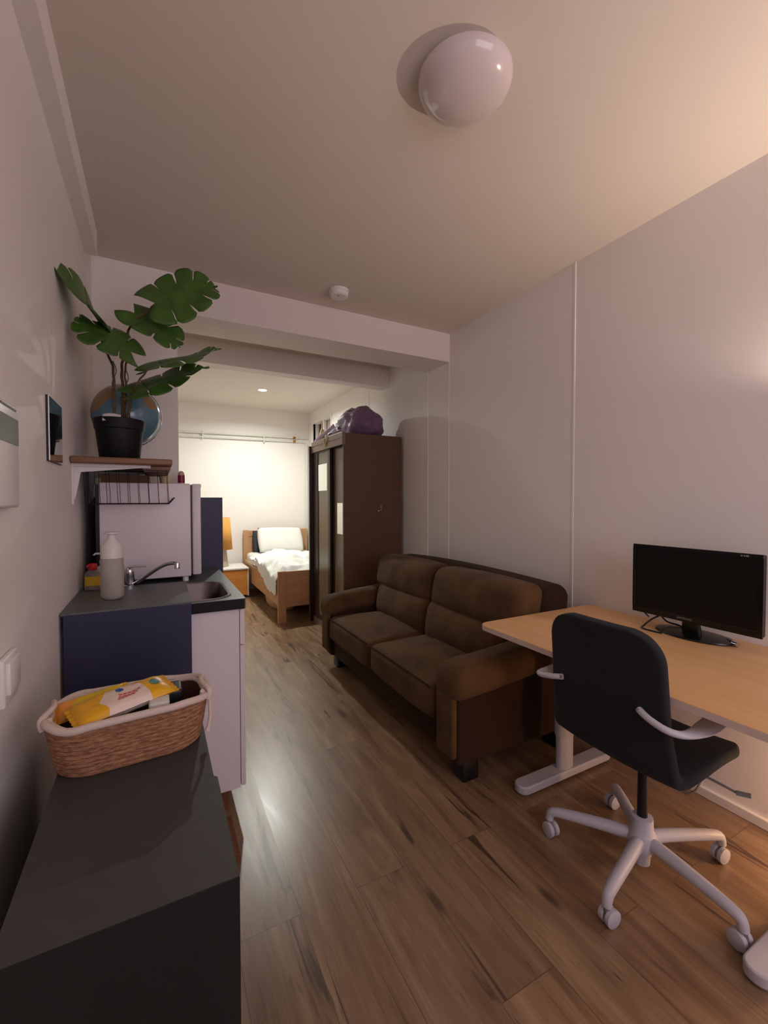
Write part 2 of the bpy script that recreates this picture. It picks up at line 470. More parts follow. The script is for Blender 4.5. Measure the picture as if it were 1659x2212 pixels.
def pack_mat(name, c_end, c_mid, lo, hi):
    """wipes pack: coloured ends, pale middle with a wavy border (local x runs along the pack)"""
    m = mat(name, c_end, 0.35, spec=0.5)
    nt = m.node_tree; b = nt.nodes['Principled BSDF']
    tc = nt.nodes.new('ShaderNodeTexCoord'); sp = nt.nodes.new('ShaderNodeSeparateXYZ')
    nt.links.new(tc.outputs['UV'], sp.inputs[0])
    n = nt.nodes.new('ShaderNodeTexNoise'); n.inputs['Scale'].default_value = 3.5; n.inputs['Detail'].default_value = 1
    nt.links.new(tc.outputs['UV'], n.inputs['Vector'])
    a = nt.nodes.new('ShaderNodeMath'); a.operation = 'MULTIPLY_ADD'; a.inputs[1].default_value = 0.35
    nt.links.new(n.outputs['Fac'], a.inputs[0]); nt.links.new(sp.outputs['X'], a.inputs[2])
    g = nt.nodes.new('ShaderNodeMath'); g.operation = 'GREATER_THAN'; g.inputs[1].default_value = lo + .175
    l = nt.nodes.new('ShaderNodeMath'); l.operation = 'LESS_THAN'; l.inputs[1].default_value = hi + .175
    nt.links.new(a.outputs[0], g.inputs[0]); nt.links.new(a.outputs[0], l.inputs[0])
    mu = nt.nodes.new('ShaderNodeMath'); mu.operation = 'MULTIPLY'
    nt.links.new(g.outputs[0], mu.inputs[0]); nt.links.new(l.outputs[0], mu.inputs[1])
    mx = nt.nodes.new('ShaderNodeMix'); mx.data_type = 'RGBA'
    nt.links.new(mu.outputs[0], mx.inputs[0]); mx.inputs[6].default_value = lin(c_end); mx.inputs[7].default_value = lin(c_mid)
    nt.links.new(mx.outputs[2], b.inputs['Base Color'])
    return m

# ------------------------------------------------------------------ room
XL, XR, YB, YF, H = -0.30, 2.12, -1.3, 6.53, 2.65
T = 0.12
struct('floor', bx(XL-T, XR+T, YB-T, YF+T, -0.1, 0), M['floor'])
struct('ceiling', bx(XL-T, XR+T, YB-T, YF+T, H, H+0.1), M['ceil'])
struct('wall_left', bx(XL-T, XL, YB, YF, 0, H), M['wall'])
# right wall with the small high window opening
bm = BM()
NY0, NY1, NZ0, NZ1 = 5.56, 6.30, 2.10, 2.46
box(bm, XR, XR+T, YB, NY0, 0, H); box(bm, XR, XR+T, NY1, YF, 0, H)
box(bm, XR, XR+T, NY0, NY1, 0, NZ0); box(bm, XR, XR+T, NY0, NY1, NZ1, H)
struct('wall_right', bm, M['panel'])
struct('wall_far', bx(XL-T, XR+T, YF, YF+T, 0, H), M['wall'])
# wall behind the camera with a window to the dusk
WX0, WX1, WZ0, WZ1 = 0.2, 1.9, 0.9, 2.35
bm = BM()
box(bm, XL, WX0, YB-T, YB, 0, H); box(bm, WX1, XR, YB-T, YB, 0, H)
box(bm, WX0, WX1, YB-T, YB, 0, WZ0); box(bm, WX0, WX1, YB-T, YB, WZ1, H)
struct('wall_back', bm, M['wall'])
# pier + beams
struct('wall_pier', bx(XL, 0.122, 2.87, 3.19, 0, H), M['wall'])
struct('trim_1', bx(XL, XR, 2.871, 3.19, 2.425, H), M['beam'], label='broad boxed ceiling beam above the sofa')
struct('trim_2', bx(XL, XR, 3.915, 4.05, 2.46, H), M['beam'], label='second narrower ceiling beam before the bedroom')
struct('trim_3', bx(XL, -0.247, YB, 2.62, 2.53, H), M['wall'], label='boxed duct along top of left wall')
k = 4
for y in (1.686, 2.877, 3.188, 4.373):
    bm = BM(); box(bm, XR-0.004, XR+0.001, y-0.007, y+0.007, 0, H if y != 3.188 else 2.43, 0.0015, 1)
    struct('trim_%d' % k, bm, M['trim'], label='thin vertical joint strip on right wall panels'); k += 1
struct('baseboard_right', bx(XR-0.018, XR, YB, 3.58, 0, 0.042, bev=0.004), M['trim'])
# small high window in the right wall
bm = BM()
fw = 0.035
box(bm, XR-0.008, XR+0.03, NY0-fw, NY1+fw, NZ1-0.002, NZ1+fw); box(bm, XR-0.008, XR+0.03, NY0-fw, NY1+fw, NZ0-fw, NZ0)
box(bm, XR-0.008, XR+0.03, NY0-fw, NY0, NZ0, NZ1); box(bm, XR-0.008, XR+0.03, NY1, NY1+fw, NZ0, NZ1)
box(bm, XR+0.02, XR+0.06, 5.90, 5.94, NZ0, NZ1)
w1 = struct('window_1', bm, M['trim'], label='small high window niche above the wardrobe')
obj('pane', bx(XR+0.07, XR+0.08, NY0, NY1, NZ0, NZ1), mat('dim_pink_pane', (176, 158, 150), 0.3), w1, smooth=False)
obj('latch', bx(XR+0.01, XR+0.03, 6.05, 6.07, 2.30, 2.42), M['dark'], w1, smooth=False)

# ------------------------------------------------------------------ ceiling fittings
c = (0.884, 1.122)
t = thing('ceiling_dome_light', 'round opal dome light, switched off, on the front room ceiling', 'lamp', (c[0], c[1], H))
obj('base_plate', lathe(BM(), [(0.13, 0), (0.13, -0.012), (0.12, -0.016)], (c[0], c[1], H), 48), M['white_pl'], t)
R = 0.148
prof = [(R*0.95, -0.012), (R, -0.018)] + [(R*cos(a), -0.020 - 0.070*sin(a)) for a in [radians(x) for x in range(4, 90, 6)]] + [(0.0, -0.090)]
obj('dome_shade', lathe(BM(), prof, (c[0], c[1], H), 64), M['domeglass'], t)

c = (1.055, 2.615)
t = thing('smoke_detector', 'white round smoke detector on the ceiling beside the beam', 'smoke detector', (c[0], c[1], H))
obj('base', lathe(BM(), [(0.064, 0), (0.064, -0.014), (0.06, -0.016)], (c[0], c[1], H), 36), M['white_pl'], t)
obj('sensor_cap', lathe(BM(), [(0.06, -0.016), (0.058, -0.035), (0.05, -0.042), (0.0, -0.043)], (c[0], c[1], H), 36), M['white_pl'], t)
obj('indicator', lathe(BM(), [(0.004, -0.042), (0.004, -0.0445), (0, -0.0445)], (c[0]-0.012, c[1]-0.02, H), 10), M['dark'], t)

c = (1.16, 5.36)
t = thing('ceiling_spotlight', 'lit recessed spotlight in the bedroom ceiling', 'lamp', (c[0], c[1], H))
obj('trim_ring', lathe(BM(), [(0.045, 0), (0.045, -0.004), (0.058, -0.006), (0.062, -0.001), (0.062, 0)], (c[0], c[1], H), 36), M['white_pl'], t)
obj('lens', lathe(BM(), [(0.044, 0), (0.044, -0.003), (0, -0.0035)], (c[0], c[1], H), 32), M['lens'], t)

# ------------------------------------------------------------------ left wall devices
t = thing('wall_mirror', 'small square mirror tile on left wall beside the shelf', 'mirror', (XL, 1.78, 1.40))
obj('backing', bx(XL, XL+0.006, 1.676, 1.884, 1.425, 1.63), M['dark'], t, smooth=False)
obj('mirror_glass', bx(XL+0.006, XL+0.009, 1.678, 1.882, 1.427, 1.628), M['mirror'], t, smooth=False)
t = thing('intercom', 'white intercom with grey display at left photo edge', 'intercom', (XL, 1.2, 1.28))
obj('body', bx(XL-0.001, XL+0.022, 1.08, 1.275, 1.285, 1.515, bev=0.008, seg=3), M['white_pl'], t)
obj('display', bx(XL+0.020, XL+0.024, 1.12, 1.262, 1.425, 1.482), M['lcd'], t, smooth=False)
obj('speaker_slot', bx(XL+0.020, XL+0.0235, 1.14, 1.25, 1.500, 1.504), M['lcd'], t, smooth=False)
t = thing('light_switch', 'white switch with tilted rocker low on left wall', 'switch', (XL, 1.2, 0.87))
obj('frame', bx(XL, XL+0.014, 1.16, 1.262, 0.86, 0.965, bev=0.006, seg=3), M['white_pl'], t)
obj('rocker', bx(XL+0.010, XL+0.022, 1.172, 1.250, 0.885, 0.955, bev=0.004), M['white_pl'], t)

# ------------------------------------------------------------------ kitchenette
Y0, Y1 = 1.835, 2.78
t = thing('sink_cabinet', 'white sink base cabinet below the dark worktop', 'cabinet', (0, 2.3, 0))
bm = BM(); xa, xb, ya, yb = XL+0.02, 0.296, Y0+0.006, Y1-0.02
box(bm, xa, xb, ya, ya+0.016, 0.105, 0.857); box(bm, xa, xb, yb-0.016, yb, 0.105, 0.857)
box(bm, xa, xb, ya+0.016, yb-0.016, 0.105, 0.121); box(bm, xa, xa+0.006, ya+0.016, yb-0.016, 0.121, 0.857)
obj('carcass', bm, M['white_lam'], t, smooth=False)
dr = obj('drawer', bx(0.299, 0.318, Y0+0.008, Y1-0.022, 0.705, 0.852, bev=0.0015), M['white_lam'], t, smooth=False)
d1 = obj('door', bx(0.299, 0.318, Y0+0.008, 2.30, 0.11, 0.700, bev=0.0015), M['white_lam'], t, smooth=False)
d2 = obj('door', bx(0.299, 0.318, 2.304, Y1-0.022, 0.11, 0.700, bev=0.0015), M['white_lam'], t, smooth=False)
obj('plinth', bx(XL+0.05, 0.255, Y0+0.05, Y1-0.05, 0.0, 0.105), M['plinth'], t, smooth=False)
# worktop with basin cut-out
def plate_with_hole(outer, inner, z0, z1):
    bm = BM()
    def ring(pts, z): return [bm.verts.new((p[0], p[1], z)) for p in pts]
    for z in (z0, z1):
        a = ring(outer, z); b = ring(inner, z)
        es = [bm.edges.new((a[i], a[(i+1) % len(a)])) for i in range(len(a))] + [bm.edges.new((b[i], b[(i+1) % len(b)])) for i in range(len(b))]
        bmesh.ops.triangle_fill(bm, use_beauty=True, edges=es)
    for pts in (outer, inner):
        n = len(pts)
        for i in range(n):
            p, q = pts[i], pts[(i+1) % n]
            bm.faces.new([bm.verts.new((p[0], p[1], z0)), bm.verts.new((q[0], q[1], z0)), bm.verts.new((q[0], q[1], z1)), bm.verts.new((p[0], p[1], z1))])
    return bm
BXC, BYC, BHX, BHY = 0.075, 2.062, 0.190, 0.196
hole = rrect(BXC, BYC, BHX, BHY, 0.075)
WTX1 = 0.320
outer = [(XL+0.002, Y0-0.012), (WTX1-0.006, Y0-0.012), (WTX1, Y0-0.006), (WTX1, Y1), (XL+0.002, Y1)]
wt = obj('worktop', plate_with_hole(outer, hole, 0.8575, 0.9), M['worktop'], None, (0, 2.3, 0.858), smooth=False)
obj('edge_band', bx(XL+0.004, WTX1-0.006, Y0-0.0135, Y0-0.0122, 0.858, 0.8985), M['edgeblack'], wt, smooth=False, label='black front edge')
tag(wt, 'dark speckled kitchen worktop holding sink and small fridge', 'worktop')
# basin
t = thing('sink_basin', 'stainless steel sink basin set into the dark worktop', 'sink', (BXC, BYC, 0.9))
bm = BM()
def rl(hx, hy, r, z): return [(p[0], p[1], z) for p in rrect(BXC, BYC, hx, hy, r)]
loft(bm, [rl(BHX+0.014, BHY+0.014, 0.085, 0.9005), rl(BHX+0.012, BHY+0.012, 0.085, 0.9045), rl(BHX+0.002, BHY+0.002, 0.076, 0.9035),
          rl(BHX-0.002, BHY-0.002, 0.074, 0.898), rl(BHX-0.010, BHY-0.010, 0.07, 0.79), rl(BHX-0.03, BHY-0.03, 0.06, 0.762),
          rl(0.04, 0.04, 0.03, 0.757)], cap0=False, cap1=True)
obj('bowl', bm, M['steel'], t)
obj('drain', lathe(BM(), [(0.03, 0), (0.03, 0.003), (0.022, 0.004), (0.0, 0.002)], (BXC, BYC, 0.757), 24), M['chrome'], t)
# navy cover board: top flap over the left of the sink, apron in front
t = thing('sink_cover_board', 'navy board folded over the worktop front, grey flap covering half the sink', 'board', (-0.09, Y0, 0.9))
obj('top_flap', bx(XL+0.004, 0.118, Y0-0.03, 2.275, 0.9052, 0.9125, bev=0.001), M['worktop'], t, smooth=False, label='dark grey top flap')
obj('front_apron', bx(XL+0.012, 0.114, Y0-0.030, Y0-0.014, 0.02, 0.9050, bev=0.001), M['navy'], t, smooth=False, label='navy blue front apron')
t = obj('end_panel', bx(XL+0.002, 0.356, Y1+0.002, Y1+0.02, 0.0, 1.32, bev=0.001), M['navy'], None, (0, Y1, 0), smooth=False)
tag(t, 'tall navy end panel standing behind the small fridge', 'panel')
# plinth board seen on the floor beside the low cabinet
t = obj('skirting_board', bx(0.06, 0.252, 1.585, 1.80, 0.0, 0.03, bev=0.002), M['plinth'], None, (0.2, 1.7, 0), smooth=False)
tag(t, 'brown wooden board on the floor in front of sink cabinet', 'board')

# faucet
FZ = 0.9
t = thing('kitchen_faucet', 'chrome mixer tap with long angled spout behind the sink', 'faucet', (-0.115, 2.31, FZ))
obj('body', lathe(BM(), [(0.027, 0), (0.027, 0.01), (0.022, 0.014), (0.022, 0.055), (0.024, 0.06), (0.020, 0.082), (0.0, 0.086)], (-0.115, 2.31, FZ), 28), M['chrome'], t)
obj('lever', tube(BM(), smoothpts([(-0.12, 2.31, FZ+0.08), (-0.105, 2.30, FZ+0.094), (-0.045, 2.275, FZ+0.098)]), 0.007, 10, flat=(0.6, 1.4), up=(0, 0, 1)), M['chrome'], t)
P = smoothpts([(-0.100, 2.30, FZ+0.012), (-0.075, 2.275, FZ+0.030), (-0.01, 2.21, FZ+0.085), (0.03, 2.17, FZ+0.112), (0.058, 2.142, FZ+0.121), (0.076, 2.124, FZ+0.120)], 6)
obj('spout', tube(BM(), P, 0.0085, 14), M['chrome'], t)
obj('aerator', lathe(BM(), [(0.0095, 0.008), (0.0115, 0.004), (0.0115, -0.02), (0.009, -0.021), (0.0, -0.0205)], (0.078, 2.122, FZ+0.118), 20), M['chrome'], t)

# bottles on the flap
BZ = 0.9126
c = (-0.158, 2.005, BZ)
t = thing('squeeze_bottle', 'tall frosted bottle with white dispenser cap beside sink', 'bottle', c)
obj('container', lathe(BM(), [(0.0, 0), (0.026, 0.0), (0.034, 0.004), (0.040, 0.014), (0.0405, 0.03), (0.0395, 0.16), (0.036, 0.166)], c, 36), M['frost'], t)
obj('dispenser_cap', lathe(BM(), [(0.0385, 0.158), (0.0385, 0.2), (0.0375, 0.206), (0.022, 0.230), (0.0155, 0.236), (0.0125, 0.248), (0.0125, 0.254), (0.0245, 0.258), (0.0245, 0.263), (0.021, 0.265), (0.0, 0.265)], c, 36), M['white_pl'], t)
c = (-0.248, 2.235, BZ)
t = thing('dish_soap_bottle', 'clear dish soap bottle with red cap and yellow label', 'bottle', c)
bm = BM()
def el(a, b, z, n=28): return [(c[0]+a*cos(2*pi*i/n), c[1]+b*sin(2*pi*i/n), c[2]+z) for i in range(n)]
loft(bm, [el(0.022, 0.014, 0), el(0.029, 0.019, 0.004), el(0.031, 0.021, 0.02), el(0.031, 0.021, 0.062), el(0.026, 0.018, 0.078), el(0.014, 0.012, 0.088), el(0.012, 0.012, 0.092)])
obj('container', bm, M['soap'], t)
bm = BM(); grid(bm, lambda u, v: (c[0]+0.0322*cos(radians(-150+120*u)), c[1]+0.0222*sin(radians(-150+120*u)), c[2]+0.022+0.04*v), 16, 4)
obj('label', bm, M['yellowlab'], t)
obj('cap', lathe(BM(), [(0.015, 0.088), (0.017, 0.092), (0.017, 0.110), (0.014, 0.116), (0.0, 0.118)], c, 24), M['red'], t)
obj('nozzle', cyl(BM(), (c[0]-0.012, c[1]-0.006, c[2]+0.110), (c[0]-0.020, c[1]-0.010, c[2]+0.104), 0.006, 0.005, 12), M['red'], t)
c = (-0.215, 2.29, 0.9)
t = thing('pump_bottle', 'white pump soap bottle behind the red capped soap', 'bottle', c)
obj('container', lathe(BM(), [(0.0, 0), (0.024, 0), (0.026, 0.004), (0.026, 0.09), (0.022, 0.105), (0.012, 0.112), (0.012, 0.12)], c, 28), M['white_pl'], t)
obj('pump_collar', lathe(BM(), [(0.014, 0.12), (0.014, 0.136), (0.005, 0.138), (0.005, 0.158), (0.010, 0.16), (0.010, 0.168), (0, 0.169)], c, 20), M['white_pl'], t)
obj('pump_spout', tube(BM(), [(c[0], c[1], c[2]+0.164), (c[0]-0.028, c[1], c[2]+0.165), (c[0]-0.034, c[1], c[2]+0.158)], 0.0045, 10), M['white_pl'], t)

# fridge (door faces the room)
FY0, FY1 = 2.339, 2.765
t = thing('mini_fridge', 'white tabletop fridge at the far end of the worktop', 'fridge', (-0.03, 2.5, 0.9))
obj('cabinet_body', bx(-0.232, 0.150, FY0, FY1, 0.925, 1.385, bev=0.006, seg=3), M['white_lam'], t)
d = obj('door', bx(0.157, 0.197, FY0, FY1, 0.93, 1.382, bev=0.007, seg=3), M['white_lam'], t)
obj('top_edge', bx(0.158, 0.199, FY0-0.001, FY1, 1.365, 1.384, bev=0.004), M['white_lam'], d)
obj('door_seal', bx(0.150, 0.157, FY0+0.006, FY1-0.006, 0.935, 1.378), M['dark'], t, smooth=False)
obj('condenser_back', bx(-0.246, -0.2325, FY0+0.004, FY1-0.01, 0.93, 1.375), M['dark'], t, smooth=False)
for x, y in ((0.125, FY0+0.03), (0.125, FY1-0.03), (-0.2, FY0+0.03), (-0.2, FY1-0.03)):
    obj('foot', lathe(BM(), [(0.014, 0), (0.014, 0.02), (0.011, 0.026), (0, 0.0265)], (x, y, 0.9), 16), M['white_pl'], t)
# things on the fridge
c = (0.128, 2.735, 1.386)
t = thing('burgundy_bottle', 'small bottle with burgundy label on top of the fridge', 'bottle', c)
obj('container', lathe(BM(), [(0, 0), (0.016, 0), (0.018, 0.004), (0.018, 0.016)], c, 20), M['white_pl'], t)
obj('label', lathe(BM(), [(0.0182, 0.016), (0.0186, 0.018), (0.0186, 0.058), (0.0182, 0.06)], c, 24), M['burg'], t)
obj('shoulder', lathe(BM(), [(0.018, 0.06), (0.016, 0.072), (0.008, 0.084), (0.0, 0.085)], c, 20), M['pinkcap'], t)
t = obj('cardboard_box', bx(-0.23, -0.03, 2.42, 2.70, 1.386, 1.426, bev=0.002), M['card'], None, (-0.13, 2.55, 1.386), smooth=False)
tag(t, 'flat brown box on the fridge under the wire rack', 'box')
t = obj('plastic_tub', lathe(BM(), [(0, 0), (0.026, 0), (0.03, 0.038), (0.032, 0.039), (0.032, 0.046), (0, 0.047)], (0.045, 2.60, 1.386), 24), M['tan'], None, (0.045, 2.60, 1.386))
tag(t, 'small pale yellow tub on the fridge', 'tub')

# ------------------------------------------------------------------ wall shelf with bracket, wire rack
SZ1, SZ0, SY0, SY1, SX1 = 1.478, 1.452, 2.07, 2.72, 0.063
t = thing('wall_shelf', 'brown wooden wall shelf carrying plant and globe', 'shelf', (XL, 2.4, SZ0))
obj('board', bx(XL+0.001, SX1, SY0, SY1, SZ0, SZ1, bev=0.006, seg=3), M['shelfw'], t)
obj('lower_batten', bx(-0.05, SX1-0.006, SY0+0.05, SY1-0.02, SZ0-0.018, SZ0-0.0005, bev=0.004), M['shelfw'], t)
for y in (SY0+0.06, SY1-0.1):
    b = BM()
    box(b, XL+0.0005, XL+0.007, y-0.018, y+0.018, 1.285, SZ0-0.0005); box(b, XL+0.007, -0.02, y-0.015, y+0.015, SZ0-0.012, SZ0-0.0005)
    prism(b, [(XL+0.007, SZ0-0.012), (XL+0.007, 1.30), (XL+0.014, 1.33), (XL+0.03, SZ0-0.035), (-0.06, SZ0-0.012)], y-0.003, y+0.003, 'y')
    obj('bracket', b, M['white_pl'], t, smooth=False)
# wire rack hanging below
t = thing('wire_rack', 'wire basket hanging below the wall shelf', 'rack', (-0.1, 2.4, 1.28))
ry0, ry1, rx0, rx1, rz0, rz1 = 2.165, 2.315, -0.262, 0.05, 1.287, 1.434
def wire(pts, r=0.0016): return tube(BM(), pts, r, 6)
for y in (ry0, ry1):
    obj('rail', wire([(rx0, y, rz0), (rx1, y, rz0), (rx1+0.014, y, rz0+0.016), (rx1+0.022, y, rz0+0.026)], 0.0025), M['blackmetal'], t)
    obj('rail', wire([(rx0, y, rz1), (rx1-0.005, y, rz1)], 0.0022), M['blackmetal'], t)
    for k in range(9):
        x = rx0 + (rx1-rx0)*k/8
        obj('wire', wire([(x-0.006, y, rz1), (x, y, rz0)], 0.0011), M['blackmetal'], t)
for k in range(5):
    y = ry0 + (ry1-ry0)*k/4
    obj('wire', wire([(rx0, y, rz1), (rx0, y, rz0), (rx1, y, rz0), (rx1+0.014, y, rz0+0.016)], 0.0011), M['blackmetal'], t)
obj('rail', wire([(rx1+0.022, ry0, rz0+0.026), (rx1+0.022, ry1, rz0+0.026)], 0.0028), M['blackmetal'], t)
for y in (ry0+0.03, ry1-0.03):
    obj('hanger', wire([(rx0, y, rz1), (rx0, y, SZ0-0.0005)], 0.002), M['blackmetal'], t)

# ------------------------------------------------------------------ globe and plant on the shelf
gc = (-0.125, 2.49, 1.722); GR = 0.150
GL_A = (0.105, -0.09, 0.06); GL_B = (-0.125, -0.06, 0.10)
gt = thing('desk_globe', 'blue world globe behind the potted plant', 'globe', (gc[0], gc[1], SZ1))
GL_A = (GL_A[0], GL_A[1], GL_A[2] + gc[2]-SZ1); GL_B = (GL_B[0], GL_B[1], GL_B[2] + gc[2]-SZ1)
bm = BM(); bmesh.ops.create_uvsphere(bm, u_segments=48, v_segments=32, radius=GR)
bmesh.ops.translate(bm, verts=bm.verts, vec=gc)
obj('sphere', bm, globe_mat(), gt)
obj('stand_base', lathe(BM(), [(0, 0), (0.075, 0), (0.075, 0.01), (0.02, 0.02), (0.012, 0.03), (0.012, 0.05), (0, 0.05)], (gc[0], gc[1], SZ1), 32), M['blackmetal'], gt)
ax = Vector((sin(radians(23)), 0, cos(radians(23))))
arc = [Vector(gc) + (GR+0.006)*Vector((sin(a), 0, cos(a))) for a in [radians(23+180*k/20) for k in range(21)]]
obj('meridian_arm', tube(BM(), arc, 0.0025, 8), M['chrome'], gt)

pc = (-0.137, 2.195)
pt = thing('potted_monstera', 'artificial monstera plant in black pot on wall shelf', 'plant', (pc[0], pc[1], SZ1+0.0005))
PZ = SZ1+0.0005
obj('pot', lathe(BM(), [(0, 0), (0.074, 0), (0.076, 0.003), (0.090, 0.125), (0.094, 0.128), (0.098, 0.168), (0.096, 0.170), (0.091, 0.168), (0.088, 0.13), (0.0, 0.13)], (pc[0], pc[1], PZ), 48), M['pot'], pt)
obj('soil', lathe(BM(), [(0.089, 0.145), (0.05, 0.152), (0, 0.155)], (pc[0], pc[1], PZ), 32), M['moss'], pt)
bm = BM(); grid(bm, lambda u, v: (pc[0]-0.055+0.065*u, pc[1]-0.086+0.012*v, PZ+0.150+0.030*v+0.006*sin(pi*u)), 8, 4)
o = obj('tag', bm, M['paper'], pt); sm = o.modifiers.new('s', 'SOLIDIFY'); sm.thickness = 0.0006

# camera model used only to lay out leaves from known depth planes
CF, CYAW, CPIT, CROL = 930.4, 0.48601, -0.02625, -0.00055
CAM = Vector((0, 0, 1.3))
def cam_basis():
    f = Vector((sin(CYAW)*cos(CPIT), cos(CYAW)*cos(CPIT), sin(CPIT))); r = Vector((cos(CYAW), -sin(CYAW), 0)); u = r.cross(f)
    return cos(CROL)*r + sin(CROL)*u, -sin(CROL)*r + cos(CROL)*u, f

def leaf_mesh(B, Tp, Nn, width, lobes=5, droop=0.25, curl=0.25, fold=0.18, back=0.2, seed=0, slit=0.045):
    """monstera leaf: base B, tip Tp, face normal hint Nn; split into lobes on both sides"""
    rnd = random.Random(seed)
    B = Vector(B); Tp = Vector(Tp); A = (Tp-B); Ln = A.length; A.normalize()
    Nn = Vector(Nn); Nn = (Nn - A*Nn.dot(A)).normalized(); S = A.cross(Nn)
    bm = BM()
    def W(u):
        return width*0.5*(max(0.0, sin(pi*min(1, (u*0.86+0.20)))) ** 0.75)
    def pt(u, v, side):
        a = radians(128 - 96*(u ** 0.75))          # angle of the lobe away from the midrib
        x = u*Ln + cos(a)*v*W(u)*1.02
        y = side*sin(a)*v*W(u)
        if u > 0.93: y *= 1.0
        z = fold*abs(y) - droop*(y*y)/(width) - curl*Ln*(max(0, x)/Ln)**2*0.35 + 0.05*width*sin(9*u+2*v+seed)*v
        return B + A*x + S*y + Nn*z
    for side in (-1, 1):
        for k in range(lobes):
            u0, u1 = k/lobes, (k+1)/lobes
            nv, ns = 10, 6
            cut = 0.42 + 0.16*rnd.random() + (0.35 if k == 0 else 0)
            last = (k == lobes-1)
            def f(a, b, u0=u0, u1=u1, k=k, cut=cut, last=last):
                v = a; s = b
                g = 0 if v < cut else slit*min(1, (v-cut)/0.2)
                lo = 0 if k == 0 else g; hi = 1 if last else 1-g
                s2 = lo + (hi-lo)*s
                e = 1 - 0.13*abs(2*s-1)**4*(0.4 if k == 0 else 1)
                return pt(u0+(u1-u0)*s2, v*e, side)
            grid(bm, f, nv, ns)
    return bm
def Pp(x, y, Y):
    r, u, f = cam_basis()
    d = r*((x-829.5)/CF) - u*((y-1106)/CF) + f
    tt = (Y-CAM.y)/d.y
    return CAM + d*tt
def add_leaf(B, Tp, N, w, **k):
    o = obj('leaf', leaf_mesh(B, Tp, N, w, **k), M['leaf'], pt, angle=80)
    s = o.modifiers.new('s', 'SOLIDIFY'); s.thickness = 0.0012
    return o
r_, u_, f_ = cam_basis()
add_leaf(Pp(335, 655, 2.16), Pp(466, 606, 2.12), -f_*0.8+u_*0.25, 0.30, lobes=5, seed=1, fold=0.10)
add_leaf(Pp(290, 676, 2.22), Pp(392, 742, 2.16), u_*0.75 - f_*0.6, 0.24, lobes=4, seed=2)
add_leaf(Pp(212, 694, 2.19), Pp(121, 556, 1.83), r_*0.6 - f_*0.55 + u_*0.35, 0.22, lobes=4, seed=3, fold=0.3)
add_leaf(Pp(282, 760, 2.10), Pp(168, 680, 2.06), u_*0.75 - f_*0.55 + r_*0.3, 0.27, lobes=5, seed=4, fold=0.05)
add_leaf(Pp(318, 800, 2.10), Pp(472, 741, 2.06), u_*0.8 - f_*0.42, 0.24, lobes=5, seed=5, fold=0.12)
add_leaf(Pp(283, 850, 2.12), Pp(445, 778, 2.10), u_*0.75 - f_*0.52 + r_*0.1, 0.22, lobes=5, seed=6, fold=0.12)
def stem(pts, r0=0.005, r1=0.0035):
    P = smoothpts(pts, 6); n = len(P)
    P = [p + 0.0015*Vector((sin(i*1.7), cos(i*2.1), 0)) for i, p in enumerate(P)]
    return tube(BM(), P, [r0+(r1-r0)*i/(n-1) for i in range(n)], 8)
z0 = PZ+0.148
obj('stem', stem([Pp(248, 905, pc[1]), Pp(246, 850, pc[1]), Pp(243, 790, pc[1]), Pp(222, 745, 2.19), Pp(211, 695, 2.19)], 0.0065), M['stem'], pt)
obj('stem', stem([Pp(264, 905, pc[1]+.01), Pp(266, 850, pc[1]+.01), Pp(263, 800, 2.2), Pp(268, 760, 2.18), Pp(276, 720, 2.2), Pp(290, 690, 2.2), Pp(312, 678, 2.19), Pp(335, 656, 2.16)], 0.0065), M['stem'], pt)
obj('stem', stem([Pp(268, 905, pc[1]-.01), Pp(273, 850, pc[1]-.01), Pp(270, 800, 2.16), Pp(281, 762, 2.10)], 0.005), M['stem'], pt)
obj('stem', stem([Pp(278, 905, pc[1]-.02), Pp(282, 870, 2.15), Pp(296, 830, 2.11), Pp(318, 800, 2.10)], 0.0055), M['stem'], pt)
obj('stem', stem([Pp(274, 908, pc[1]-.03), Pp(278, 880, 2.14), Pp(283, 851, 2.12)], 0.005), M['stem'], pt)
for sd, (x, y) in enumerate(((244, 800), (262, 838), (270, 815))):
    obj('aerial_root', tube(BM(), smoothpts([Pp(x, y-20, 2.18), Pp(x+7, y+2, 2.16), Pp(x-2, y+28, 2.17), Pp(x+6, y+44, 2.17)]), 0.0018, 6), M['stem'], pt)

# ------------------------------------------------------------------ low cabinet, basket and contents
LZ = 0.70
t = thing('low_cabinet', 'low charcoal cabinet in the foreground under the basket', 'cabinet', (-0.04, 1.2, 0))
LY0, LY1, LX0, LX1 = 0.704, 1.54, -0.200, 0.110
outl = [(LX0, LY0), (LX1, LY0), (LX1, 0.985), (LX1-0.007, 0.992), (LX1-0.007, LY1), (LX0, LY1)]
obj('top', prism(BM(), outl, LZ-0.028, LZ), M['lowgrey'], t, smooth=False)
obj('body', bx(LX0+0.002, LX1-0.010, LY0+0.004, LY1-0.002, 0.0, LZ-0.0285), M['lowshade'], t, smooth=False)
obj('shaded_front', bx(LX0, LX1, LY0-0.003, LY0-0.0002, 0.02, LZ-0.0005), M['lowshade'], t, smooth=False)  # thin dark sheet, shade on the camera-facing side painted in

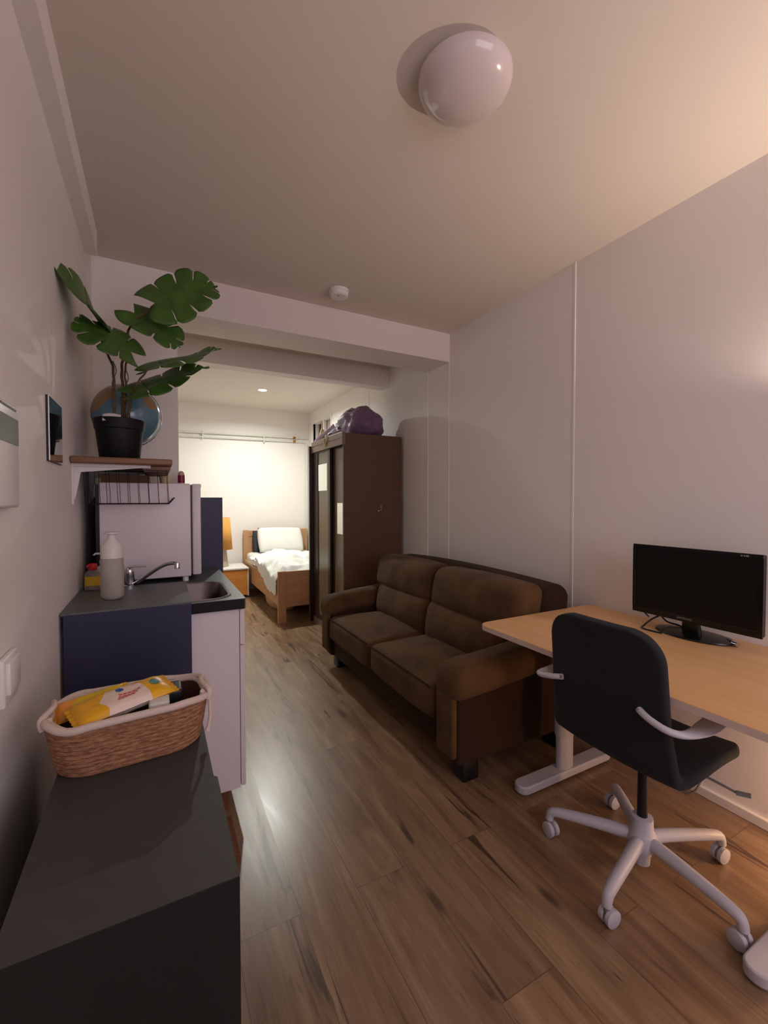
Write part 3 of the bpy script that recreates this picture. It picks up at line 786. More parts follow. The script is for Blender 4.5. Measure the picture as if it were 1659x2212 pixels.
bc = (-0.058, 1.207); BH = 0.112
t = thing('rope_basket', 'oval woven jute basket with white rope rim on low cabinet', 'basket', (bc[0], bc[1], LZ))
def bl(s, z, dx=0.0, n=12):
    pts = rrect(0, 0, 0.160*s+dx, 0.094*s+dx, 0.082*s, n)
    a = radians(4)
    return [(bc[0]+p[0]*cos(a)-p[1]*sin(a), bc[1]+p[0]*sin(a)+p[1]*cos(a), LZ+z) for p in pts]
bm = BM(); loops = []
for k in range(61):
    z = 0.001 + BH*k/60
    loops.append(bl(0.93+0.13*(k/60)**0.8, z, 0.0016*abs(sin(k*pi/60*11))))
obj('woven_body', loft(bm, loops, True, False), M['jute'], t)
bm = BM(); loops = [bl(0.90+0.13*(k/8)**0.8, 0.008+(BH-0.008)*k/8, -0.006) for k in range(9)]
obj('inner_wall', loft(bm, loops, True, False), M['liner'], t)
top = bl(1.06, BH+0.002)
def rim(dz, dr, r):
    pts = []
    for i, p in enumerate(top):
        q = Vector(p); d = Vector((q.x-bc[0], q.y-bc[1], 0)).normalized()
        pts.append(q + d*dr + Vector((0, 0, dz + 0.004*sin(i*0.5+dz*90))))
    return tube(BM(), pts, r, 10, closed=True)
obj('rope_rim', rim(0.0, 0.0, 0.0085), M['rope'], t)
obj('rope_rim', rim(-0.004, -0.011, 0.0055), M['rope'], t)
for sx in (-1, 1):
    ex = bc[0]+sx*0.166
    P = smoothpts([(ex, bc[1]-0.05, LZ+BH-0.01), (ex+sx*0.004, bc[1]-0.045, LZ+BH+0.010), (ex-sx*0.010, bc[1]-0.01, LZ+BH+0.019), (ex-sx*0.010, bc[1]+0.02, LZ+BH+0.018), (ex-sx*0.002, bc[1]+0.05, LZ+BH+0.010), (ex, bc[1]+0.055, LZ+BH-0.015)], 6)
    obj('rope_handle', tube(BM(), P, 0.0065, 10), M['rope'], t)
    P = smoothpts([(ex-sx*0.012, bc[1]-0.05, LZ+BH+0.012), (ex-sx*0.016, bc[1]-0.03, LZ+BH-0.03), (ex-sx*0.018, bc[1]-0.02, LZ+BH-0.07)], 6)
    obj('rope_end', tube(BM(), P, 0.0055, 10), M['rope'], t)
P = smoothpts([(bc[0]+0.169, bc[1]-0.04, LZ+BH-0.005), (bc[0]+0.171, bc[1]-0.055, LZ+BH-0.05), (bc[0]+0.163, bc[1]-0.065, LZ+BH-0.085)], 6)
obj('rope_end', tube(BM(), P, [0.004]*(len(P)-3)+[0.005, 0.006, 0.008], 8), M['rope'], t)

def pack(name, label, cat, ctr, L, Wd, Th, rot, m, extra=None):
    """soft wipes pack; local x along length; crimped zig-zag ends"""
    th = thing(name, label, cat, ctr)
    Mx = Matrix.Translation(Vector(ctr)) @ rot
    def surf(u, v, s, off=0.0):
        x = (u-0.5)*L; y = (v-0.5)*Wd
        e = max(0.0, 1-abs(2*u-1)**5); w = max(0, 1-abs(2*v-1)**4)
        h = Th*0.5*(e ** 0.6)*(w ** 0.5)
        y *= 1 - 0.10*e + 0.03*sin(u*17)*0.3
        wr = 0.10*Th*fbm((u*6, v*4, s*3+L*10), 2)*e*w
        return Vector((x, y, s*(h+off) + s*wr + (0.0006*s)))
    bm = BM()
    uvl = bm.loops.layers.uv.new('UVMap')
    for s in (1, -1):
        g = grid(bm, lambda u, v: surf(u, v, s), 28, 16)
    for f in bm.faces:
        for l in f.loops:
            l[uvl].uv = (l.vert.co.x/L+0.5, (l.vert.co.y/Wd+0.5)*Wd/L)
    bmesh.ops.remove_doubles(bm, verts=bm.verts, dist=0.0004)
    bmesh.ops.transform(bm, matrix=Mx, verts=bm.verts)
    obj('pouch', bm, m, th)
    # crimped ends
    for e in (0, 1):
        b2 = BM()
        n = 14
        pts = []
        x0 = -L/2 if e == 0 else L/2; sg = -1 if e == 0 else 1
        row0 = []; row1 = []
        for i in range(n*2+1):
            y = (i/(n*2)-0.5)*Wd
            row0.append((x0-sg*0.004, y, 0)); row1.append((x0+sg*(0.008+(0.002 if i % 2 else 0)), y, 0.0015*sin(i*1.3)))
        for z in (-0.0005, 0.0005):
            a = [b2.verts.new((p[0], p[1], p[2]+z)) for p in row0]; b = [b2.verts.new((p[0], p[1], p[2]+z)) for p in row1]
            for i in range(len(a)-1): b2.faces.new((a[i], a[i+1], b[i+1], b[i]))
        bmesh.ops.transform(b2, matrix=Mx, verts=b2.verts)
        obj('crimped_end', b2, mat(name+'_crimp', (214, 160, 30), 0.4), th)
    def patch(name, outline, m, label=None):
        b3 = BM()
        vs = [b3.verts.new(Mx @ surf(u, v, 1, 0.0009)) for u, v in outline]
        c = b3.verts.new(Mx @ surf(sum(p[0] for p in outline)/len(outline), sum(p[1] for p in outline)/len(outline), 1, 0.0012))
        for i in range(len(vs)): b3.faces.new((vs[i], vs[(i+1) % len(vs)], c))
        obj(name, b3, m, th, label=label)
    if extra: extra(patch)
    return th
yw = pack_mat('yellow_white_wipes_print', (222, 166, 24), (226, 206, 190), 0.27, 0.72)
def wipes_art(patch):
    patch('round_badge', [(0.85+0.055*cos(a), 0.52+0.17*sin(a)) for a in [2*pi*k/18 for k in range(18)]], M['teal'], 'teal round badge')
    patch('blue_badge', [(0.485+0.045*cos(a), 0.70+0.10*sin(a)) for a in [2*pi*k/6+0.3 for k in range(6)]], M['blue'], 'blue hexagon badge')
    for j, (u0, u1, v) in enumerate(((0.44, 0.68, 0.44), (0.43, 0.64, 0.36), (0.41, 0.60, 0.29))):
        nn = 5
        for i in range(nn):
            a = u0+(u1-u0)*i/nn; b = u0+(u1-u0)*(i+0.8)/nn
            patch('red_print', [(a, v-0.022), (b, v-0.022), (b, v+0.022), (a, v+0.022)], M['redprint'])
    for i in range(2):
        a = 0.466+0.022*i
        patch('white_print', [(a, 0.665), (a+0.012, 0.665), (a+0.012, 0.73), (a, 0.73)], M['paper'])
def basis_rot(ax, up):
    X = Vector(ax).normalized(); Z = Vector(up); Z = (Z - X*Z.dot(X)).normalized(); Yv = Z.cross(X)
    return Matrix((X, Yv, Z)).transposed().to_4x4()
pack('wipes_pack', 'yellow and white wipes pack lying on top in the basket', 'wipes', tuple(Pp(268, 1512, 1.188)), 0.200, 0.100, 0.036,
     basis_rot((0.93, 0.36, 0.08), (0.03, -0.12, 0.98)), yw, wipes_art)
oy = pack_mat('orange_yellow_print', (206, 176, 40), (222, 150, 60), -0.2, 0.26)
pack('snack_pack', 'orange and yellow pack at back left of basket', 'pack', tuple(Pp(198, 1519, 1.228)), 0.138, 0.056, 0.024,
     basis_rot((0.97, 0.18, 0.12), (0, -0.55, 0.83)), oy)
t = obj('purple_pouch', soft_box(BM(), (-0.118, 1.185, LZ+0.080), (0.05, 0.05, 0.028), 0.02, 4, 3), M['purple'], None, (-0.118, 1.185, LZ+0.058))
tag(t, 'dusty purple pouch under the wipes in the basket', 'pouch')
t = obj('white_packet', soft_box(BM(), (0.000, 1.165, LZ+0.112), (0.022, 0.03, 0.012), 0.006, 2, 2), M['paper'], None, (0.0, 1.165, LZ+0.1))
tag(t, 'small white packet at right inside the basket', 'packet')
t = obj('black_case', soft_box(BM(), (0.030, 1.215, LZ+0.088), (0.022, 0.035, 0.040), 0.006, 2, 2), M['dark'], None, (0.03, 1.215, LZ+0.045))
tag(t, 'black case standing inside the basket', 'case')

# ------------------------------------------------------------------ sofa
SX0, SXB, SYN, SYF = 1.145, 1.98, 1.505, 3.245
t = thing('brown_sofa', 'two seater brown suede sofa along the right wall', 'sofa', (1.55, 2.37, 0))
ARM = 0.165
def ripple(a): return lambda u, p: Vector((0, 0, a*fbm((p.x*4, p.y*4, 1.0), 2)))
obj('base', soft_box(BM(), ((SX0+SXB)/2+0.02, (SYN+SYF)/2, 0.185), ((SXB-SX0)/2-0.03, (SYF-SYN)/2-ARM+0.02, 0.085), 0.02, 4, 2), M['sofa_shaded'], t)
ymid = (SYN+SYF)/2
for s in (-1, 1):
    half = ((SYF-SYN)/2-ARM)/2
    cy = ymid + s*half
    def puff(u, p):
        return Vector((-0.012*(1-u.y*u.y) if u.x < -0.5 else 0, 0, (0.035*(1-abs(u.x)**2.2)*(1-abs(u.y)**2.2) if u.z > 0 else 0) + 0.008*fbm((p.x*5, p.y*5+cy, 0), 2)))
    so = obj('seat_cushion', soft_box(BM(), (SX0+0.295, cy, 0.332), (0.295, half-0.003, 0.088), 0.045, 10, 5, puff), M['sofa'], t)
    # piping along the front top edge
    P = [(SX0+0.004-0.006*(1-(2*k/12-1)**2), cy-(half-0.03)+2*(half-0.03)*k/12, 0.408+0.006*(1-(2*k/12-1)**2)) for k in range(13)]
    obj('piping', tube(BM(), P, 0.004, 6), M['sofa_shaded'], so)
    # lumbar + head cushions, leaning back
    def lumb(u, p):
        z = p.z
        return Vector((0.16*(z)*1.0 - (0.045*(1-abs(u.z)**2)*(1-abs(u.y)**3) if u.x < 0 else 0), 0, 0.006*fbm((p.y*5, p.z*5, cy), 2)))
    obj('lumbar_cushion', soft_box(BM(), (1.64, cy, 0.525), (0.09, half-0.004, 0.125), 0.055, 8, 5, lumb), M['sofa'], t)
    def head(u, p):
        return Vector((0.18*p.z - (0.035*(1-abs(u.z)**2)*(1-abs(u.y)**3) if u.x < 0 else 0), 0,
                       (0.012*(1-abs(u.y)**2.5) if u.z > 0 else 0) + 0.006*fbm((p.y*5, p.z*5, cy+3), 2)))
    obj('head_cushion', soft_box(BM(), (1.695, cy + s*0.045, 0.735), (0.095, half+0.045-0.004, 0.125), 0.06, 8, 5, head), M['sofa'], t)
def backf(u, p):
    return Vector((0.10*p.z - 0.02*(1-u.y*u.y), 0, 0.03*(1-abs(u.y)**2.2) if u.z > 0 else 0))
obj('back_frame', soft_box(BM(), (1.855, ymid+0.02, 0.475), (0.105, (SYF-SYN)/2-0.045, 0.365), 0.07, 8, 5, backf), M['sofa_shaded'], t)
for s, ye in ((-1, SYN), (1, SYF)):
    yc = ye - s*(ARM/2)
    # side body of the arm
    a = obj('arm', soft_box(BM(), ((SX0+1.80)/2+0.02, yc, 0.275), ((1.80-SX0)/2-0.01, ARM/2-0.018, 0.175), 0.025, 6, 3), M['sofa_shaded'], t)
    # padded top: profile rises slightly to the back, overhangs outward
    def pad(u, p, s=s):
        return Vector((0, s*(0.016*(1-u.x*u.x)+0.008), 0.06*(u.x*0.5+0.5) + 0.016*(1-u.y*u.y)*(1 if u.z > 0 else 0) - (0.012*max(0, -u.x-0.7)/0.3*(1 if u.z > 0 else 0.3)) + 0.006*fbm((p.x*5, p.y*8, s), 2)))
    obj('arm_pad', soft_box(BM(), ((SX0+1.84)/2-0.012, yc, 0.472), ((1.84-SX0)/2, ARM/2+0.014, 0.07), 0.058, 10, 5, pad), M['sofa'], a)
    # front facing of the arm
    obj('arm_front', soft_box(BM(), (SX0+0.016, yc, 0.295), (0.016, ARM/2-0.018, 0.155), 0.014, 4, 3), M['sofa'], a)
for x in (SX0+0.13, SXB-0.1):
    for y in (SYN+0.09, SYF-0.1):
        obj('foot', bx(x-0.045, x+0.045, y-0.045, y+0.045, 0, 0.103, bev=0.006), M['dark'], t)

# ------------------------------------------------------------------ wardrobe
WX, WXB, WY0, WY1, WZT = 1.49, 2.095, 3.60, 4.492, 1.912
t = thing('wardrobe', 'tall dark brown wardrobe with sliding doors and mirror squares', 'wardrobe', ((WX+WXB)/2, 4.1, 0))
obj('side_panel', bx(WX, WXB, WY0, WY0+0.022, 0, WZT), M['wardrobe'], t, smooth=False)
obj('side_panel', bx(WX-0.035, WXB, WY1-0.03, WY1, 0, WZT-0.03), M['wdark'], t, smooth=False)
obj('top_panel', bx(WX+0.02, WXB, WY0+0.022, WY1-0.03, WZT-0.03, WZT-0.002), M['wardrobe'], t, smooth=False)
obj('back_panel', bx(WXB-0.012, WXB-0.002, WY0+0.022, WY1-0.03, 0.02, WZT-0.03), M['wardrobe'], t, smooth=False)
obj('bottom_rail', bx(WX+0.004, WX+0.06, WY0+0.022, WY1-0.03, 0, 0.06), M['wcornice'], t, smooth=False)
c_ = obj('cornice', bx(WX-0.012, WX+0.018, WY0-0.002, WY1-0.025, WZT-0.105, WZT+0.008, bev=0.002), M['wcornice'], t, smooth=False)
obj('cornice_groove', bx(WX-0.0135, WX-0.0122, WY0, WY1-0.027, WZT-0.045, WZT-0.038), M['wdark'], c_, smooth=False)
def sliding(y0, y1, x, mz0, mz1, my0, my1, st0, st1):
    zb, zt = 0.062, WZT-0.108
    bm = BM()
    box(bm, x, x+0.026, y0, y0+st0, zb, zt, 0.003, 1); box(bm, x, x+0.026, y1-st1, y1, zb, zt, 0.003, 1)
    box(bm, x, x+0.026, y0+st0, y1-st1, zb, zb+0.05); box(bm, x, x+0.026, y0+st0, y1-st1, zt-0.012, zt)
    d = obj('sliding_door', bm, M['wdark'], t, smooth=False)
    obj('door_panel', bx(x+0.008, x+0.018, y0+st0, y1-st1, zb+0.05, zt-0.012), M['taupe'], d, smooth=False)
    obj('mirror_square', bx(x+0.0055, x+0.0085, my0, my1, mz0, mz1), M['mirror'], d, smooth=False)
sliding(3.955, 4.460, WX+0.004, 1.402, 1.672, 4.05, 4.36, 0.060, 0.145)
sliding(3.625, 4.02, WX+0.034, 0.985, 1.278, 3.626, 3.852, 0.001, 0.10)
for i, (dx, dz) in enumerate(((0, 0), (0, 0.022), (0.002, 0.04), (-0.03, -0.01), (-0.022, -0.01))):
    obj('screw_hole', bx(1.872+dx-0.004, 1.872+dx+0.004, WY0-0.0008, WY0+0.001, 1.215+dz-0.005, 1.215+dz+0.004), M['paper'], t, smooth=False)

# bag on the wardrobe
def lumps(bm, c, rad, seed, amp=0.16, sub=4, zmin=None):
    r = bmesh.ops.create_icosphere(bm, subdivisions=sub, radius=1.0)
    for v in r['verts']:
        n = v.co.normalized()
        k = 1 + amp*fbm(n*1.5+Vector((seed, 0, 0)), 3) + 0.06*abs(noise.noise(n*6+Vector((0, seed, 0))))
        p = Vector((n.x*rad[0]*k, n.y*rad[1]*k, n.z*rad[2]*k)) + Vector(c)
        if zmin is not None and p.z < zmin: p.z = zmin
        v.co = p
t = thing('purple_bag', 'bulging purple plastic bag on top of the wardrobe', 'bag', (1.78, 3.95, WZT))
bm = BM(); lumps(bm, (1.80, 3.88, 2.04), (0.20, 0.26, 0.17), 3.1, 0.22, zmin=WZT+0.001)
lumps(bm, (1.78, 4.02, 2.10), (0.13, 0.15, 0.13), 5.7, 0.2, zmin=WZT+0.001)
lumps(bm, (1.78, 4.22, 1.99), (0.17, 0.20, 0.12), 1.7, 0.25, zmin=WZT+0.001)
obj('body', bm, M['bag'], t, angle=180)
bm = BM(); lumps(bm, (1.68, 4.34, 1.975), (0.07, 0.10, 0.085), 8.2, 0.3, zmin=WZT+0.001)
obj('tied_neck', bm, M['bag'], t, angle=180)
obj('lilac_strap', tube(BM(), smoothpts([(1.62, 4.16, 2.07), (1.57, 4.26, 2.01), (1.53, 4.38, 1.96), (1.515, 4.45, 1.925)]), 0.022, 10, flat=(0.35, 1), up=(1, 0, 0.3)), M['bagl'], t)
obj('drawstring', tube(BM(), smoothpts([(1.53, 4.15, WZT+0.010), (1.50, 4.10, WZT+0.012), (WX-0.018, 4.06, WZT-0.01), (WX-0.018, 4.04, WZT-0.07), (WX-0.018, 4.00, WZT-0.045), (WX-0.018, 3.97, WZT+0.0), (1.49, 3.98, WZT+0.03), (1.50, 4.05, WZT+0.015)]), 0.005, 8), M['cord'], t)
obj('drawstring', tube(BM(), smoothpts([(1.50, 4.05, WZT+0.014), (1.49, 3.85, WZT+0.014), (1.495, 3.66, WZT+0.014)]), 0.004, 8), M['cord'], t)
t = thing('cloth_bundle', 'small pale bundle standing beside the purple bag', 'bundle', (1.585, 4.415, WZT))
bm = BM(); lumps(bm, (1.585, 4.415, 1.99), (0.026, 0.03, 0.085), 4.4, 0.2, 3, zmin=WZT+0.001)
obj('body', bm, M['cord'], t, angle=180)

# ------------------------------------------------------------------ bed
BX0, BX1, BY0, BY1 = 1.12, 2.06, 4.50, 6.50
t = thing('bed', 'single light oak bed with footboard and headboard', 'bed', (1.58, 5.5, 0))
obj('footboard', bx(BX0+0.085, BX1-0.085, BY0+0.006, BY0+0.03, 0.17, 0.548, bev=0.002), M['oak'], t, smooth=False)
for x in (BX0, BX1-0.085):
    obj('post', bx(x, x+0.085, BY0, BY0+0.034, 0, 0.552, bev=0.002), M['oakz'], t, smooth=False)
for x in (BX0, BX1-0.022):
    obj('side_rail', bx(x, x+0.022, BY0+0.034, BY1-0.04, 0.19, 0.45, bev=0.002), M['oaky'], t, smooth=False)
hb = BM(); box(hb, BX0-0.01, BX1, BY1-0.036, BY1-0.01, 0.30, 0.865, 0.003, 1)
h = obj('headboard', hb, M['oak'], t, smooth=False)
for x in (BX0-0.012, BX1-0.072):
    obj('post', bx(x, x+0.075, BY1-0.042, BY1-0.004, 0, 0.872, bev=0.003), M['oakz'], t, smooth=False)
obj('panel_groove', bx(BX0+0.064, BX1-0.075, BY1-0.0372, BY1-0.0362, 0.772, 0.778), M['wdark'], h, smooth=False)
obj('slat_base', bx(BX0+0.022, BX1-0.022, BY0+0.034, BY1-0.042, 0.27, 0.295), M['oaky'], t, smooth=False)
t = obj('mattress', soft_box(BM(), ((BX0+BX1)/2, (BY0+BY1)/2, 0.425), ((BX1-BX0)/2-0.025, (BY1-BY0)/2-0.045, 0.128), 0.055, 8, 4,
        lambda u, p: Vector((0, 0, 0.006*fbm((p.x*4, p.y*4, 0), 2)))), M['mattress'], None, ((BX0+BX1)/2, (BY0+BY1)/2, 0.297))
tag(t, 'white mattress in the oak bed frame', 'mattress')
# duvet
def duvet(u, v):
    y = 4.545 + 1.435*v
    yy = y + 0.05*sin(5*u) + 0.03*fbm((u*3, v*3, 7), 2)
    yy = max(4.547, yy)
    d = 0.05 + 0.235*math.exp(-((y-4.80)/0.42)**2)
    s = u*1.25
    wr = 0.05*fbm((u*3.2, v*4.5, 1.0), 4) + 0.05*abs(noise.noise(Vector((u*7+v*3, v*6-u*2, 2.0)))) - 0.02*abs(noise.noise(Vector((u*10+v*4, v*16-u*5, 4.0))))
    x1 = BX0 - 0.004
    top = 0.575 + 0.035*sin(pi*min(1, max(0, v))) + wr - 0.05*max(0, 1-v/0.06)
    X = 2.03 - (2.03-x1)*min(1, s)
    if s <= 0.92:
        z = top
    else:
        k = (s-0.92)/0.33
        X = x1 - 0.012 - 0.02*abs(noise.noise(Vector((v*9, 1, 1)))) + 0.075*max(0, 1-k*6)
        z = top - 0.03 - k*(d+0.05)
    return Vector((X, yy, max(z, 0.30)))
bm = BM(); grid(bm, duvet, 70, 90)
t = obj('duvet', bm, M['duvet'], None, (1.5, 5.3, 0.56), angle=180)
sm = t.modifiers.new('s', 'SOLIDIFY'); sm.thickness = 0.012; sm.offset = 1
tag(t, 'crumpled white duvet hanging over the left side of bed', 'duvet')
# pillow leaning on the headboard
def pillow_mesh(ctr, w, hgt, th, tilt, roll=0.0):
    bm = BM()
    for s in (1, -1):
        def f(u, v):
            a, b = 2*u-1, 2*v-1
            e = (max(0, 1-abs(a)**3.2)*max(0, 1-abs(b)**3.2))**0.5
            x = a*w/2*(1-0.05*b*b); z = b*hgt/2*(1-0.05*a*a)
            return Vector((x, -s*(th/2*e + 0.008*e*fbm((u*4, v*4, s), 2)), z))
        grid(bm, f, 20, 16)
    bmesh.ops.remove_doubles(bm, verts=bm.verts, dist=1e-4)
    Mx = Matrix.Translation(Vector(ctr)) @ Matrix.Rotation(roll, 4, 'Y') @ Matrix.Rotation(tilt, 4, 'X')
    bmesh.ops.transform(bm, matrix=Mx, verts=bm.verts)
    return bm
t = obj('pillow', pillow_mesh((1.60, 6.26, 0.735), 0.66, 0.40, 0.13, radians(-30), 0.02), M['duvet'], None, (1.60, 6.2, 0.56), angle=180)
tag(t, 'white pillow leaning against the oak headboard', 'pillow')
t = obj('charcoal_cushion', pillow_mesh((1.50, 6.385, 0.705), 0.56, 0.33, 0.07, radians(-12), 0.0), M['charcloth'], None, (1.5, 6.38, 0.56), angle=180)
tag(t, 'charcoal cushion tucked behind the white pillow', 'cushion')
bm = BM(); lumps(bm, (1.36, 5.35, 0.075), (0.16, 0.42, 0.13), 2.2, 0.12, zmin=0.001)
t = obj('storage_bag', bm, M['beigebag'], None, (1.36, 5.35, 0), angle=180)
tag(t, 'beige fabric bag on the floor under the bed', 'bag')

# nightstand and lamp
t = thing('nightstand', 'white and orange wood nightstand beside the bed', 'nightstand', (0.82, 6.17, 0))
obj('top', bx(0.56, 1.085, 5.93, 6.42, 0.385, 0.405, bev=0.002), M['white_pl'], t, smooth=False)
for x in (0.56, 1.069):
    obj('side_panel', bx(x, x+0.016, 5.94, 6.42, 0.03, 0.385), M['white_pl'], t, smooth=False)
obj('back_panel', bx(0.576, 1.069, 6.405, 6.418, 0.03, 0.385), M['white_pl'], t, smooth=False)
obj('drawer_front', bx(0.577, 1.068, 5.938, 5.956, 0.042, 0.378, bev=0.002), M['orangew'], t, smooth=False)
obj('plinth', bx(0.60, 1.05, 5.97, 6.38, 0.0, 0.03), M['dark'], t, smooth=False)
lc = (0.775, 6.2, 0.405)
t = thing('table_lamp', 'table lamp with ochre shade on the nightstand', 'lamp', lc)
obj('base', lathe(BM(), [(0, 0), (0.085, 0), (0.086, 0.01), (0.074, 0.13), (0.066, 0.225), (0.05, 0.24), (0.012, 0.245), (0.012, 0.30)], lc, 32), M['stone'], t)
bm = BM(); lathe(bm, [(0.142, 0.235), (0.112, 0.665)], lc, 48)
bmesh.ops.delete(bm, geom=[f for f in bm.faces if len(f.verts) > 4], context='FACES')
o = obj('lamp_shade', bm, M['shade'], t); sm = o.modifiers.new('s', 'SOLIDIFY'); sm.thickness = 0.003
# heating pipes on the far wall
PY = YF-0.03
t = thing('heating_pipes', 'pair of pale heating pipes along the far wall', 'pipes', (1.1, PY, 2.2))
pp = [(XL+0.02, PY, 2.238), (XR-0.02, PY, 2.268)]
obj('pipe', tube(BM(), pp, 0.0125, 12), M['pipe'], t)
q = smoothpts([(1.95, PY, 2.208), (2.02, PY, 2.207), (2.06, PY, 2.19), (2.076, PY, 2.15), (2.079, PY, 2.08)], 5)
obj('pipe', tube(BM(), [Vector((XL+0.02, PY, 2.178))] + q + [Vector((2.08, PY, 0.75))], 0.0125, 12), M['pipe'], t)
for x in (0.58, 1.42):
    obj('clip', bx(x-0.008, x+0.008, PY-0.016, YF-0.001, 2.165, 2.275), M['pipe'], t, smooth=False)
for z in (2.262, 2.207):
    obj('coupling', cyl(BM(), (1.86, PY, z), (1.90, PY, z), 0.017, seg=14), M['brass'], t)
t = obj('radiator_riser', tube(BM(), [(2.106, PY-0.004, 0.0), (2.106, PY-0.004, 2.0)], 0.009, 10), M['pipe'], None, (2.106, PY, 0.0))
tag(t, 'thin vertical pipe in the far corner behind the wardrobe', 'pipe')

# ------------------------------------------------------------------ desk
DX0, DX1, DY0, DY1, DZ = 1.312, 2.10, 0.36, 1.555, 0.73
t = thing('desk', 'birch top desk with white steel T legs', 'desk', (1.7, 0.95, 0))
bm = BM(); prism(bm, rrect((DX0+DX1)/2, (DY0+DY1)/2, (DX1-DX0)/2, (DY1-DY0)/2, 0.055, 8), DZ-0.022, DZ-0.0015)
top = obj('tabletop_edge', bm, mat('pale_edge_band', (206, 188, 178), 0.5), t, angle=30, label='pale edge band')
obj('tabletop', prism(BM(), rrect((DX0+DX1)/2, (DY0+DY1)/2, (DX1-DX0)/2-0.0012, (DY1-DY0)/2-0.0012, 0.054, 8), DZ-0.0015, DZ), M['birch'], t, angle=30)
for y in (1.375, 0.525):
    lg = obj('leg', tube(BM(), [(1.69, y, 0.04), (1.69, y, DZ-0.06)], 0.048, 24, flat=(0.62, 1.0), up=(0, 1, 0)), M['chair_white'], t)
    obj('outer_sleeve', tube(BM(), [(1.69, y, 0.20), (1.69, y, 0.212), (1.69, y, DZ-0.05)], [0.053, 0.057, 0.057], 24, flat=(0.62, 1.0), up=(0, 1, 0)), M['chair_white'], lg)
    P = [(x, q) for x, q in rrect(1.695, y, 0.305, 0.037, 0.036, 8)]
    f = obj('foot_bar', prism(BM(), P, 0.012, 0.048), M['chair_white'], t); mod_bevel(f, 0.006)
    for x in (1.43, 1.96):
        obj('glide', cyl(BM(), (x, y, 0), (x, y, 0.014), 0.016, seg=14), M['dark'], f)
    obj('support_arm', bx(1.40, 2.02, y-0.028, y+0.028, DZ-0.06, DZ-0.0225, bev=0.004), M['chair_white'], t)
for x in (1.62, 1.74):
    obj('crossbar', bx(x, x+0.03, 0.56, 1.34, DZ-0.055, DZ-0.027, bev=0.003), M['chair_white'], t)
# cable under the desk
t = obj('hanging_cable', tube(BM(), smoothpts([(2.06, 0.945, 0.70), (2.075, 0.94, 0.5), (2.09, 0.95, 0.3), (2.07, 0.98, 0.09), (2.06, 1.03, 0.006), (2.05, 1.15, 0.006)]), 0.004, 8), M['greytext'], None, (2.06, 0.8, 0.4))
tag(t, 'grey cable hanging below the desk by the wall', 'cable')

# ------------------------------------------------------------------ monitor
MX = 1.925
t = thing('computer_monitor', 'black flat computer monitor on the desk', 'monitor', (2.0, 0.96, DZ))
my0, my1, mz0, mz1 = 0.725, 1.205, 0.798, 1.104
obj('casing', bx(MX+0.006, MX+0.034, my0+0.002, my1-0.002, mz0+0.002, mz1-0.002, bev=0.006), M['dark'], t)
fr = BM(); bw = 0.016
box(fr, MX, MX+0.008, my0, my1, mz0, mz0+0.026, 0.0015, 1); box(fr, MX, MX+0.008, my0, my1, mz1-bw, mz1, 0.0015, 1)
box(fr, MX, MX+0.008, my0, my0+bw, mz0+0.026, mz1-bw); box(fr, MX, MX+0.008, my1-bw, my1, mz0+0.026, mz1-bw)
obj('bezel', fr, M['bezel'], t, smooth=False)
obj('screen', bx(MX+0.003, MX+0.0065, my0+bw, my1-bw, mz0+0.026, mz1-bw), M['screen_m'], t, smooth=False)
obj('rear_hump', soft_box(BM(), (MX+0.048, 0.965, 0.94), (0.022, 0.15, 0.10), 0.015, 4, 3), M['dark'], t)
rot = Matrix(((0, 0, -1, 0), (-1, 0, 0, 0), (0, 1, 0, 0), (0, 0, 0, 1)))
text_mesh('SAMSUNG', 0.0125, M['greytext'], t, Matrix.Translation((MX-0.0004, 0.985, mz0+0.013)) @ rot, 'lettering')
for i, (w) in enumerate((0.006, 0.005, 0.009)):
    y = 0.792-0.009*i
    obj('sticker_mark', bx(MX-0.0006, MX+0.0002, y-w/2, y+w/2, mz1-0.012, mz1-0.006), M['greytext'], t, smooth=False)
nk = obj('neck', tube(BM(), [(1.985, 0.985, DZ+0.012), (1.975, 0.985, 0.80), (1.965, 0.985, 0.88)], [0.03, 0.026, 0.024], 16, flat=(0.6, 1.3), up=(1, 0, 0)), M['bezel'], t)
bm = BM()
def ell(a, b, z, n=48): return [(1.995+a*cos(2*pi*i/n), 0.985+b*sin(2*pi*i/n), z) for i in range(n)]
loft(bm, [ell(0.088, 0.143, DZ), ell(0.092, 0.147, DZ+0.004), ell(0.09, 0.145, DZ+0.009), ell(0.06, 0.10, DZ+0.014), ell(0.03, 0.05, DZ+0.016)])
obj('stand_base', bm, M['bezel'], t)
t = thing('monitor_cables', 'black cables looping behind the monitor on the desk', 'cable', (2.0, 1.15, DZ))
def cab(P, r=0.0035): return tube(BM(), smoothpts(P, 8), r, 8)
obj('cable', cab([(1.985, 1.02, 0.86), (2.00, 1.10, 0.80), (1.98, 1.145, 0.765), (1.95, 1.165, DZ+0.004), (1.90, 1.14, DZ+0.004), (1.90, 1.06, DZ+0.004)]), M['dark'], t)
obj('cable', cab([(1.985, 1.06, 0.87), (2.01, 1.135, 0.81), (2.02, 1.11, 0.76), (2.03, 1.06, DZ+0.02), (2.04, 1.02, DZ+0.006)]), M['dark'], t)
obj('cable', cab([(1.99, 1.10, 0.85), (2.0, 1.18, 0.815), (2.03, 1.215, 0.78), (2.06, 1.21, 0.75)]), M['dark'], t)
t = thing('cable_plug', 'small metal cable plug on the desk behind monitor', 'plug', (2.01, 0.85, DZ))
obj('plug_shell', tube(BM(), [(1.992, 0.842, DZ+0.012), (1.985, 0.822, DZ+0.012)], 0.010, 12), M['chrome'], t)
